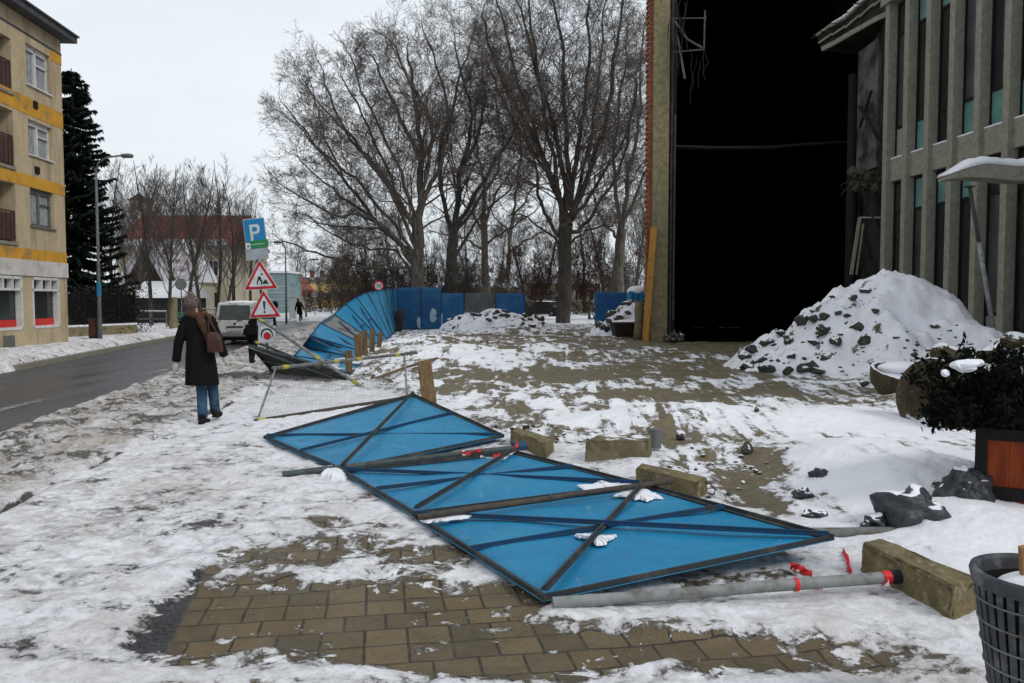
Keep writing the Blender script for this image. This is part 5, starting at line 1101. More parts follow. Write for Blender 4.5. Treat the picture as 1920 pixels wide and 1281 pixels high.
# ------------------------------------------------------------------ bare trees
def bark(name, c1, c2): 
    n = N(name); a = n.noise(1, 6, .7, vec=n.mapping((5, 5, 1.2))); return n.out(n.mix(n.step(a, .35, .65), c1, c2), .95, n.bump(a, .5, .02), 0, .1)
M['bark'] = bark('dark_bark', (.085, .072, .058), (.045, .04, .033)); M['bark_pale'] = bark('plane_bark', (.15, .135, .11), (.065, .058, .047)); M['twig'] = mat('twigs', (.165, .135, .115), (.10, .085, .075), 1, .95, .1, spec=.1)
class TB:
    def __init__(s, seed): s.v = []; s.f = []; s.r = random.Random(seed); s.nt = 0
    def tube(s, pts, r0, r1, n):
        b0 = len(s.v); k = len(pts)
        for i, p in enumerate(pts):
            d = pts[min(i + 1, k - 1)] - pts[max(i - 1, 0)]
            if i == 0: a = V((1, 0, 0)) if abs(d.x) < .8 * d.length else V((0, 1, 0))
            a = a - d * (a.dot(d) / max(d.length_squared, 1e-9)); a.normalize(); b = d.cross(a); b.normalize(); rr_ = r0 + (r1 - r0) * i / (k - 1)
            for j in range(n):
                t = 2 * math.pi * j / n + .3; c, e = math.cos(t) * rr_, math.sin(t) * rr_; s.v.append((p.x + a.x * c + b.x * e, p.y + a.y * c + b.y * e, p.z + a.z * c + b.z * e))
        for i in range(k - 1):
            for j in range(n):
                j2 = (j + 1) % n; s.f.append((b0 + i * n + j, b0 + i * n + j2, b0 + (i + 1) * n + j2, b0 + (i + 1) * n + j))
    def grow(s, p, d, L_, r0, lev, up=.12, wan=.22, spread=(.45, 1.0), kids=None, minr=.004):
        R_ = s.r; ns = (7, 6, 5, 4, 3, 2)[min(lev, 5)]; pts = [p.copy()]; d = d.copy(); st = L_ / ns
        for i in range(ns):
            d = d + V((R_.uniform(-wan, wan), R_.uniform(-wan, wan), R_.uniform(-wan, wan) + up)); d.normalize(); p = p + d * st; pts.append(p)
        r1 = max(minr, r0 * .35); s.tube(pts, r0, r1, (7, 5, 4, 3, 3, 3)[min(lev, 5)])
        if lev >= kids['max']: return
        s.kids(pts, L_, r0, r1, lev, up, wan, spread, kids, minr)
    def kids(s, pts, L_, r0, r1, lev, up, wan, spread, kids, minr, f0=.22):
        R_ = s.r; nk = kids['n'][lev]; k = len(pts) - 1
        for q in range(nk):
            f = f0 + (1 - f0) * (q + R_.random()) / nk; i = min(int(f * k), k - 1); pp = pts[i].lerp(pts[i + 1], f * k - i); dd = (pts[i + 1] - pts[i]).normalized()
            o = V((R_.gauss(0, 1), R_.gauss(0, 1), R_.gauss(0, .8))); o = o - dd * o.dot(dd); o.normalize(); a = R_.uniform(*spread)
            nd = dd * math.cos(a) + o * math.sin(a); l = L_ * kids['l'][lev] * R_.uniform(.65, 1.15) * (1.15 - .55 * f)
            s.grow(pp, nd, l, max(minr, (r0 + (r1 - r0) * f) * (.36 if lev == 1 else .5)), lev + 1, up, wan, spread, kids, minr)
def mesh_obj(name, v, f, m_, parent, smooth=True):
    me = bpy.data.meshes.new(name); v = np.array(v, dtype=np.float32); off = np.array(root_loc(parent), dtype=np.float32); q = np.array(f, dtype=np.int32)
    me.vertices.add(len(v)); me.vertices.foreach_set('co', (v - off).ravel()); me.loops.add(q.size); me.loops.foreach_set('vertex_index', q.ravel()); me.polygons.add(len(q))
    me.polygons.foreach_set('loop_start', np.arange(0, q.size, q.shape[1])); me.polygons.foreach_set('loop_total', np.full(len(q), q.shape[1])); me.update(); me.polygons.foreach_set('use_smooth', np.ones(len(q), bool))
    me.materials.append(m_); o = bpy.data.objects.new(name, me); COL.objects.link(o); o.parent = parent; return o
def limb_tree(label, Y, limbs, seed, m_='bark_pale', kids=None, twig=.0075, group=None, cat='tree', dep=.55, up=.05, wan=.36, lenk=1.0, name='bare_tree'):
    # limbs: (pixel polyline, r0, r1, is_trunk); branches leave the plane of the picture in depth
    base = limbs[0][0][0]; b = D(base[0], base[1], Y); t = thing(name, label, cat, (b.x, Y, 0), group); tr = TB(seed); tw = TB(seed + 1)
    kids = kids or dict(n=[0, 11, 7, 5, 4], l=[0, .34, .50, .55, .6], max=5)
    for (px, r0, r1, trunk) in limbs:
        r0 *= .82 if trunk else .72
        if trunk: r1 *= .82
        dy = 0 if trunk else tr.r.uniform(-dep, dep) * 6; k = len(px); P_ = []
        for i, (x, y) in enumerate(px): 
            f = i / (k - 1); p = D(x, y, Y + (dy * f ** 1.2 if not trunk else 0)); 
            if trunk and i == 0: p.z = -.1
            P_.append(p)
        # resample with wobble
        pts = []; n_ = 5
        for i in range(k - 1):
            a, c = P_[i], P_[i + 1]; a0 = P_[max(i - 1, 0)]; c1 = P_[min(i + 2, k - 1)]
            for j in range(n_ if i < k - 2 else n_ + 1):
                f = j / n_; q = .5 * ((2 * a) + (c - a0) * f + (2 * a0 - 5 * a + 4 * c - c1) * f * f + (-a0 + 3 * a - 3 * c + c1) * f ** 3)
                w_ = .05 if trunk else .14; q = q + V((tr.r.uniform(-w_, w_), tr.r.uniform(-w_, w_), tr.r.uniform(-w_, w_)) if 0 < i * n_ + j else (0, 0, 0)); pts.append(q)
        tr.tube(pts, r0, r1, 9)
        Lg = sum((pts[i + 1] - pts[i]).length for i in range(len(pts) - 1))
        if not trunk:
            tw.kids(pts, Lg * lenk, r0 * .8, r1, 1, up, wan, (.40, 1.05), dict(kids, n=[0, max(6, int(kids['n'][1] * Lg / 9))] + kids['n'][2:]), twig, .12)
            tw.grow(pts[-1], (pts[-1] - pts[-2]).normalized(), 2.0, r1, 3, up, wan, (.4, .9), dict(kids, n=kids['n']), twig)
    mesh_obj('trunk', tr.v, tr.f, M[m_], t); mesh_obj('crown', tw.v, tw.f, M['twig'], t); return t
KB = dict(n=[0, 13, 7, 5, 4], l=[0, .36, .60, .66, .75], max=5)
limb_tree('widest bare tree, its long limbs reaching left over the road', 56, [
    ([(785, 612), (783, 540), (784, 470)], .62, .50, True), ([(784, 475), (789, 350), (783, 220), (762, 95)], .46, .06, False), ([(784, 450), (752, 382), (702, 312), (660, 262), (598, 192)], .28, .05, False),
    ([(778, 480), (712, 422), (642, 332), (572, 252)], .26, .05, False), ([(772, 492), (702, 412), (622, 400), (535, 350)], .22, .05, False), ([(775, 505), (690, 500), (612, 480), (530, 452)], .18, .04, False),
    ([(786, 400), (826, 300), (842, 200), (806, 90)], .24, .05, False), ([(786, 300), (742, 200), (700, 110)], .22, .05, False), ([(752, 382), (692, 240), (640, 140)], .16, .04, False),
    ([(702, 412), (640, 370), (560, 300)], .14, .04, False), ([(784, 500), (732, 440), (680, 430), (600, 420)], .16, .04, False), ([(642, 332), (610, 260), (590, 180)], .12, .04, False), ([(784, 540), (740, 470), (660, 460), (570, 400)], .14, .04, False), ([(784, 460), (760, 350), (700, 220), (660, 110)], .2, .05, False), ([(782, 470), (730, 350), (650, 240), (605, 140)], .2, .05, False), ([(780, 480), (700, 370), (610, 290), (550, 220)], .18, .05, False), ([(786, 380), (810, 260), (770, 150), (735, 80)], .2, .05, False)], 3, kids=KB, lenk=1.0)
limb_tree('second bare tree from the left, forked and upright behind the blue hoarding', 60, [
    ([(848, 612), (846, 520), (850, 440)], .55, .46, True), ([(850, 445), (862, 330), (882, 220), (850, 70)], .34, .05, False), ([(848, 450), (822, 320), (850, 200), (880, 90)], .26, .05, False), ([(852, 430), (905, 340), (960, 255), (985, 200)], .26, .05, False),
    ([(852, 440), (880, 400), (940, 300), (930, 180)], .2, .05, False), ([(846, 500), (880, 440), (900, 410), (980, 330)], .18, .05, False), ([(862, 330), (905, 230), (905, 120)], .2, .05, False)], 5, kids=KB)
limb_tree('tallest bare tree with dark trunk and broad vase-shaped crown', 56, m_='bark', limbs=[
    ([(1056, 612), (1060, 520), (1060, 440), (1062, 420)], .62, .52, True), ([(1060, 425), (1034, 330), (980, 220), (925, 105), (905, 20)], .34, .05, False), ([(1062, 405), (1050, 280), (1012, 150), (970, 0)], .30, .06, False), ([(1065, 395), (1060, 250), (1055, 100), (1030, -40)], .30, .06, False),
    ([(1070, 395), (1082, 280), (1100, 150), (1105, -20)], .30, .06, False), ([(1070, 405), (1108, 322), (1140, 200), (1160, 60), (1175, -30)], .30, .06, False), ([(1066, 442), (1112, 402), (1165, 300), (1198, 160)], .22, .05, False), ([(1052, 445), (1012, 382), (1000, 290), (955, 190)], .20, .05, False),
    ([(1062, 420), (1040, 350), (990, 270), (940, 180), (915, 120)], .2, .05, False), ([(1064, 420), (1120, 350), (1175, 240), (1195, 120)], .2, .05, False), ([(1062, 415), (1020, 300), (960, 120), (930, -10)], .22, .05, False), ([(1064, 420), (1090, 340), (1120, 180), (1130, 20)], .24, .05, False), ([(1062, 420), (1030, 260), (1000, 80), (990, -30)], .24, .05, False), ([(1050, 460), (1010, 420), (960, 400)], .12, .04, False), ([(1066, 460), (1110, 430), (1150, 420)], .12, .04, False)], seed=8, kids=KB)
limb_tree('bare tree partly hidden behind the brick edge of the ruin', 62, [
    ([(1163, 612), (1160, 520), (1166, 430)], .52, .45, True), ([(1166, 430), (1180, 320), (1200, 200), (1205, 60)], .28, .05, False), ([(1166, 440), (1150, 340), (1160, 220), (1175, 90)], .26, .05, False), ([(1166, 420), (1200, 350), (1240, 260)], .2, .05, False), ([(1162, 450), (1120, 400), (1112, 320)], .18, .05, False)], 11, kids=KB)
limb_tree('pale-barked bare tree between the two biggest trees', 72, [
    ([(914, 605), (910, 500), (907, 400)], .42, .34, True), ([(907, 410), (905, 330), (890, 240), (900, 150)], .26, .05, False), ([(908, 420), (940, 350), (985, 280)], .2, .05, False), ([(908, 440), (870, 380), (840, 330)], .2, .05, False), ([(909, 460), (950, 430), (1000, 400)], .16, .05, False), ([(909, 470), (870, 450), (820, 440)], .14, .05, False)], 14, kids=dict(KB, n=[0, 10, 6, 5, 3]))
limb_tree('slender bare tree just right of the pale-barked one', 75, [([(955, 605), (953, 500), (962, 400)], .26, .2, True), ([(962, 400), (975, 300), (965, 200)], .18, .04, False), ([(960, 410), (990, 370), (1015, 330)], .12, .04, False), ([(958, 440), (925, 400), (915, 340)], .12, .04, False), ([(956, 470), (990, 450), (1025, 430)], .12, .04, False)], 17, kids=dict(KB, n=[0, 9, 6, 5, 3]))
# shrubs: short many-stemmed, generic recursive
def bush(label, px0, py0, Y, hgt, seed, n_=10, group=None, m_='twig_grey', spread=.8, kids=None, name='bare_shrub', cat='shrub', r=.04, stem='bark', tw=.007):
    b = D(px0, py0, Y); t = thing(name, label, cat, (b.x, Y, 0), group); tr = TB(seed); tw_ = TB(seed + 9); kids = kids or dict(n=[7, 6, 5, 4], l=[.5, .55, .6, .6], max=4)
    for k in range(n_):
        a = tr.r.uniform(0, 6.28); e = tr.r.uniform(0, spread); d = V((math.cos(a) * math.sin(e), math.sin(a) * math.sin(e), math.cos(e))); pts = [V((b.x + tr.r.uniform(-.3, .3), Y + tr.r.uniform(-.3, .3), -.05))]
        for i in range(6): d = (d + V((tr.r.uniform(-.16, .16), tr.r.uniform(-.16, .16), .06))).normalized(); pts.append(pts[-1] + d * hgt / 6 * tr.r.uniform(.8, 1.1))
        tr.tube(pts, r, r * .25, 5); tw_.kids(pts, hgt, r * .8, r * .3, 0, .08, .25, (.4, 1.0), kids, tw, .08)
    mesh_obj('stems', tr.v, tr.f, M[stem], t); mesh_obj('twigs', tw_.v, tw_.f, M[m_], t); return t
M['twig_red'] = mat('russet_twigs', (.075, .035, .02), (.05, .026, .02), 1, .95, .1); M['twig_grey'] = mat('grey_twigs', (.11, .092, .08), (.07, .06, .052), 1, .95, .1)
s1 = bush('dense dark bare shrub left of the widest tree trunk', 722, 600, 59, 5.0, 41, 10)
s2 = bush('low dark shrub under the second bare tree', 860, 600, 64, 4.6, 43, 10)
s3 = bush('russet bare shrub between the pale tree and the tallest tree', 1000, 600, 66, 5.4, 45, 11, m_='twig_red')
for k, (px, Y, lb) in enumerate([(790, 60, 'dense shrub right behind the tall blue panels'), (940, 78, 'far grey shrub behind the grey standing panel'), (1110, 66, 'shrub just right of the tallest tree trunk'), (1185, 70, 'shrub behind the standing blue panel by the ruin'), (1040, 84, 'far shrub behind the tallest tree'), (680, 72, 'bare shrub behind the round speed sign'), (880, 84, 'far shrub behind the second bare tree'), (640, 92, 'far bare shrub left of the widest tree'), (1150, 90, 'far shrub in front of the pale house'), (760, 86, 'far bare shrub behind the widest tree trunk')]):
    src = (s1, s2, s3)[k % 3]; dup(src, (D(px, 600, Y).x, Y, 0), lb, rot=(0, 0, k * 1.3), scale=(1.1, 1.1, .85 + .1 * (k % 4)))
for o in (s1, s2, s3): pass
M['leaf_dry'] = mat('dry_leaf', (.12, .05, .025), (.07, .035, .02), 1, .9)
# left group of thinner trees
def young(label, seed, H_, lean=.0):
    t = thing('bare_tree', label, 'tree', (0, 0, 0)); tr = TB(seed); tw_ = TB(seed + 3); d = V((lean, 0, 1)).normalized(); p = V((0, 0, -.1)); pts = [p]
    for i in range(10): d = (d + V((tr.r.uniform(-.07, .07), tr.r.uniform(-.07, .07), .03))).normalized(); p = p + d * H_ / 10; pts.append(p)
    tr.tube(pts, .15, .015, 7)
    for q in range(17):
        f = .18 + .80 * (q + tr.r.random()) / 24; i = min(int(f * 10), 9); pp = pts[i].lerp(pts[i + 1], f * 10 - i); a = tr.r.uniform(0, 6.28); e = tr.r.uniform(.35, .75); dd = V((math.cos(a) * math.sin(e), math.sin(a) * math.sin(e), math.cos(e)))
        tw_.grow(pp, dd, H_ * .36 * (1.1 - .6 * f), .038 * (1.15 - f), 1, .12, .16, (.35, .8), dict(n=[0, 7, 5, 3, 0], l=[0, .55, .6, .65], max=4), .0065)
    mesh_obj('trunk', tr.v, tr.f, M['bark'], t); mesh_obj('crown', tw_.v, tw_.f, M['twig_grey'], t); return t
ya = young('', 51, 12.0, .02); yb = young('', 52, 10.5, -.03); yc = young('', 53, 11.0, .05)
YT = [(215, 280, 52, 'thin bare tree beside the street lamp, first of the left row'), (258, 300, 56, 'thin bare tree in front of the red roof, second of the left row'), (284, 292, 50, 'thin bare tree over the snowy shed roof, third of the left row'), (318, 296, 48, 'thin bare tree in the middle of the left row, left of the round sign'),
      (352, 300, 50, 'thin bare tree right behind the hatted pedestrian'), (378, 306, 56, 'thin bare tree right of the pedestrian, in front of the cream house'), (408, 290, 60, 'taller bare tree behind the white van'), (440, 330, 66, 'bare tree right of the van roof'), (470, 350, 78, 'smaller bare tree behind the parking sign'), (236, 350, 64, 'farther bare tree left of the cupola'), (335, 330, 66, 'farther bare tree in front of the cream house'), (425, 370, 52, 'low bare tree just left of the parking sign')]
for k, (px, pt, Y, lb) in enumerate(YT):
    src = (ya, yb, yc)[k % 3]; H0 = (12.0, 10.5, 11.0)[k % 3] * 1.03; hz_ = D(px, pt, Y).z; s_ = hz_ / H0; loc = (D(px, 600, Y).x, Y, 0)
    if k < 3: src.location = loc; src.scale = (s_ * 1.05, s_ * 1.05, s_); src.rotation_euler = (0, 0, k * 2.1); src['label'] = lb; src['group'] = 'thin bare trees left of the road'
    else: dup(src, loc, lb, 'thin bare trees left of the road', rot=(0, 0, k * 1.7), scale=(s_ * 1.05, s_ * 1.05, s_))
# far background trees
for k, (px, pt, Y) in enumerate([(560, 440, 130), (600, 470, 140), (640, 430, 120), (690, 400, 110), (740, 380, 100), (830, 380, 105), (880, 360, 110), (985, 380, 100), (1020, 360, 105), (1095, 350, 98), (1135, 330, 95), (1190, 300, 92), (1210, 340, 100), (500, 480, 150), (940, 400, 120), (800, 430, 90)]):
    src = (ya, yb, yc)[k % 3]; H0 = (12.0, 10.5, 11.0)[k % 3] * 1.03; s_ = D(px, pt, Y).z / H0
    dup(src, (D(px, 600, Y).x, Y, 0), 'distant bare tree in the park far behind the hoarding', 'distant bare trees of the park', rot=(0, 0, k * 2.3), scale=(s_ * 1.15, s_ * 1.15, s_))

# conifer
def conifer():
    Y = 40.0; x = D(146, 600, Y).x; Hh = D(140, 128, Y).z; t = thing('spruce_tree', 'tall dark spruce with drooping branches beside the ochre house', 'tree', (x, Y, 0)); rr = random.Random(6); tr = MB(); tr.tube([(x, Y, -.1), (x + .05, Y, Hh * .5), (x, Y, Hh)], [.24, .15, .02], 8); tr.build('trunk', M['bark'], t)
    br = MB(); vs = []; fs = []
    lev = 0; z = Hh * .985
    while z > 1.3:
        f = 1 - z / Hh; Rm = .28 + 2.75 * f ** .72
        for q in range(8 + int(f * 7)):
            a = rr.uniform(0, 6.28); l = Rm * rr.uniform(.65, 1.1); d = V((math.cos(a), math.sin(a), 0)); pts = []
            for i in range(6): g = i / 5; pts.append(V((x, Y, z)) + d * l * g + V((0, 0, -.38 * l * g + .32 * l * g * g * g)))
            br.tube(pts, [.03, .022, .016, .012, .008, .004], 4, caps=False)
            nn_ = int(34 + 62 * l)
            for k in range(nn_):
                g = rr.uniform(.12, 1) * 5; i = min(int(g), 4); p = pts[i].lerp(pts[i + 1], g - i); sd_ = V((-d.y, d.x, 0)) * rr.choice((-1, 1)); o = (sd_ * rr.uniform(.3, 1) + d * rr.uniform(.2, .9) + V((0, 0, rr.uniform(-.55, .05)))).normalized()
                L_ = rr.uniform(.16, .42) * (1.15 - .5 * g / 5); w_ = V((-o.y, o.x, rr.uniform(-.6, .6))).normalized() * .055; b0 = len(vs)
                q0 = p; q1 = p + o * L_ * .5 + V((0, 0, -.02)); q2 = p + o * L_ + V((0, 0, -.09)); vs += [tuple(q0), tuple(q1 + w_), tuple(q2), tuple(q1 - w_)]; fs.append((b0, b0 + 1, b0 + 2, b0 + 3))
        z -= .22 + .16 * f
    br.build('branches', M['bark'], t); mesh_obj('crown', vs, fs, mat('spruce_needles', (.009, .015, .011), (.020, .030, .022), 8, .9, .1, spec=.1), t, smooth=False)
conifer()

# ------------------------------------------------------------------ houses far behind
def house(name, label, x0, x1, Y, dep, zw, zr, wallm, roofm, wins, ridge='x', chim=(), cat='house', hip=0.0, eave=.3):
    t = thing(name, label, cat, ((x0 + x1) / 2, Y + dep / 2, 0)); w_ = MB(); w_.box(((x0 + x1) / 2, Y + dep / 2, zw / 2 - .1), (x1 - x0, dep, zw)); w_.build('wall', wallm, t)
    r = MB(); e = eave; zb = zw - .1; xm = (x0 + x1) / 2; ym = Y + dep / 2
    if ridge == 'x': r.add([(x0 - e, Y - e, zb), (x1 + e, Y - e, zb), (x1 + e, Y + dep + e, zb), (x0 - e, Y + dep + e, zb), (x0 - e + hip, ym, zr), (x1 + e - hip, ym, zr)], [(3, 2, 1, 0), (0, 1, 5, 4), (2, 3, 4, 5), (0, 4, 3), (1, 2, 5)])
    else: r.add([(x0 - e, Y - e, zb), (x1 + e, Y - e, zb), (x1 + e, Y + dep + e, zb), (x0 - e, Y + dep + e, zb), (xm, Y - e + hip, zr), (xm, Y + dep + e - hip, zr)], [(3, 2, 1, 0), (0, 1, 4), (1, 2, 5, 4), (2, 3, 5), (3, 0, 4, 5)])
    r_ = r.build('roof', roofm, t)
    for (cx, cy, cz, s) in chim: c = MB(); c.box((cx, cy, cz), (s, s, 1.6)); c.box((cx, cy, cz + .85), (s * 1.25, s * 1.25, .14)); c.build('chimney', M['brick'], r_)
    for (wx, wz, ww, wh) in wins:
        f = MB(); f.box((wx, Y - .02, wz), (ww + .16, .08, wh + .16)); f_ = f.build('window', M['white'], t); p = MB(); p.box((wx - ww * .26, Y - .07, wz), (ww * .44, .03, wh)); p.box((wx + ww * .26, Y - .07, wz), (ww * .44, .03, wh)); p.build('pane', M['glass_dark'], f_)
    return t
cream = mat('cream_plaster', (.46, .41, .31), (.38, .34, .25), .6, .95, .2); redt = mat('red_roof_tiles', (.31, .062, .028), (.19, .045, .025), 1.2, .9, .5, .04, dirt=(.10, .04, .03), ds=.6); rsn = mat('snowy_red_roof', (.74, .74, .78), (.62, .60, .62), 1.2, .9, .4, .03, dirt=(.15, .045, .03), ds=.6); ysn = mat('yellow_plaster', (.50, .36, .12), (.42, .30, .10), .4, .95, .2)
snr = mat('snow_roof', (.76, .76, .80), (.70, .70, .74), 1, .7, .3); brn = mat('brown_timber', (.045, .028, .02), (.03, .02, .015), 2, .9); grn_ = mat('grey_plaster', (.30, .29, .26), (.24, .23, .21), .5, .95)
Y = 74.0; x0 = D(222, 600, Y).x; x1 = D(428, 600, Y).x; zw = D(300, 458, Y).z; zr = D(300, 404, Y + 6).z
house('villa', 'cream villa with red tiled roof and small cupola behind the thin trees', x0, x1, Y, 12, zw, zr, cream, redt, [(x0 + 1.6 + i * 1.75, z, .8, 1.3) for i in range(5) for z in (1.6, 4.4)])
t = bpy.data.objects['villa']; mb = MB(); mb.bar((x0 - .1, Y - .35, zw + .12), (x1 + .1, Y - .35, zw + .12), .5, .55); mb.build('eave_snow', mat('eave_snow', (.78, .78, .8), (.5, .5, .5), 1.5), t)
a = D(246, 408, Y + 6); t = thing('cupola', 'small cream cupola on the red-roofed villa', 'cupola', (D(262, 400, Y + 6).x, Y + 6, zr - .3)); cx_ = D(262, 400, Y + 6).x
mb = MB(); mb.box((cx_, Y + 6, zr + .5), (1.3, 1.3, 1.7)); mb.build('wall', cream, t); mb = MB(); z1 = zr + 1.35; mb.add([(cx_ - .85, Y + 5.15, z1), (cx_ + .85, Y + 5.15, z1), (cx_ + .85, Y + 6.85, z1), (cx_ - .85, Y + 6.85, z1), (cx_, Y + 6, z1 + .8)], [(3, 2, 1, 0), (0, 1, 4), (1, 2, 4), (2, 3, 4), (3, 0, 4)]); mb.build('roof', brn, t)
mb = MB()
for k in (-1, 1): mb.box((cx_ + k * .3, Y + 5.33, zr + .75), (.35, .06, .7))
mb.build('window', M['glass_dark'], t)
# eaves snow strip on villa
Y2 = 66.0; xa = D(232, 600, Y2).x; xb = D(322, 600, Y2).x
house('gabled_house', 'brown gabled house with snowy roof slopes in front of the villa', xa, xb, Y2, 7, D(270, 535, Y2).z, D(262, 455, Y2).z, cream, rsn, [(xa + 1.2, 1.6, .8, 1.1)], ridge='y', eave=.5)
g_ = thing('gable_boarding', 'dark timber gable boards of the brown house', 'gable', ((xa + xb) / 2, Y2 - .6, 3)); xm = (xa + xb) / 2; zl = D(270, 535, Y2).z; zt_ = D(262, 455, Y2).z
mb = MB(); mb.prism([(-(xb - xa) * .42, 0), ((xb - xa) * .42, 0), (0, (zt_ - zl) * .84)], (xm, Y2 - .5, zl), (1, 0, 0), (0, 0, 1), .06); mb.build('boards', brn, g_)
mb = MB()
for sx in (-1, 1): mb.bar((xm + sx * (xb - xa) * .56, Y2 - .62, zl - .1), (xm, Y2 - .62, zt_ + .1), .16, .45, V((0, 1, 0)))
mb.build('snowy_bargeboard', snr, g_)
Y3 = 58.0; xa = D(150, 600, Y3).x; xb = D(250, 600, Y3).x
house('snow_roof_house', 'low house with red and snowy roof behind the spruce', xa, xb, Y3 + 8, 8, D(200, 520, Y3).z, D(200, 440, Y3).z, cream, rsn, [], ridge='x')
xa = D(250, 600, 55).x; xb = D(335, 600, 55).x
house('shed', 'long dark shed with snow-covered roof behind the railing', xa, xb, 55, 5, D(290, 556, 55).z, D(290, 527, 57).z, mat('shed_wall', (.03, .03, .03), (.02, .02, .02), 1), snr, [])
Y4 = 150.0; xa = D(566, 600, Y4).x; xb = D(668, 600, Y4).x; zw = D(600, 524, Y4).z
house('apartment_block', 'far yellow apartment block with chimneys above the road end', xa, xb, Y4, 14, zw, zw + 1.0, ysn, grn_, [(xa + 1.2 + i * 1.85, z, .9, 1.2) for i in range(5) for z in (2.2, 5.0)], chim=[(xa + 1.2 + i * 1.9, Y4 + 3, zw + .8, .7) for i in range(5)], hip=3)
Y5 = 120.0; xa = D(545, 600, Y5).x; xb = D(572, 600, Y5).x
house('red_roof_house', 'small far house with steep dark red roof at the road end', xa - 1.5, xb, Y5, 7, D(560, 555, Y5).z, D(552, 518, Y5).z, cream, redt, [], ridge='y')
Y6 = 95.0; xa = D(500, 600, Y6).x; xb = D(541, 600, Y6).x
t = thing('teal_hall', 'pale turquoise hall front seen just right of the triangle signs', 'building', ((xa + xb) / 2, Y6, 0)); zt_ = D(520, 512, Y6).z
mb = MB(); mb.box(((xa + xb) / 2, Y6 + 3, zt_ / 2), (xb - xa, 6, zt_)); mb.build('wall', mat('teal_cladding', (.22, .31, .32), (.16, .24, .25), .5, .7), t)
mb = MB(); mb.box(((xa + xb) / 2, Y6 + 3, zt_ + .12), (xb - xa + .3, 6.3, .24)); mb.build('roof', snr, t)
mb = MB()
for k in range(4): mb.box(((xa + xb) / 2, Y6 - .03, .9 + k * .75), (xb - xa - .1, .05, .06))
mb.build('cladding_rail', M['white'], t)
Y7 = 104.0; xa = D(985, 600, Y7).x; xb = D(1125, 600, Y7).x; zw = D(1100, 530, Y7).z
house('pale_house', 'pale ochre house with white windows behind the tallest tree', xa, xb, Y7, 9, zw, D(1100, 500, Y7).z, mat('pale_ochre', (.36, .30, .19), (.28, .23, .15), .5, .95), snr, [(xa + 1 + i * 1.9, 2.2, .9, 1.3) for i in range(5)])
xa = D(700, 600, 118).x; xb = D(960, 600, 118).x
house('grey_block', 'long grey building barely seen through the park trees', xa, xb, 118, 10, D(1100, 538, 118).z, D(1100, 522, 118).z, ysn, snr, [(xa + 1.5 + i * 2.4, z, 1.0, 1.3) for i in range(8) for z in (2.0, 4.6)])

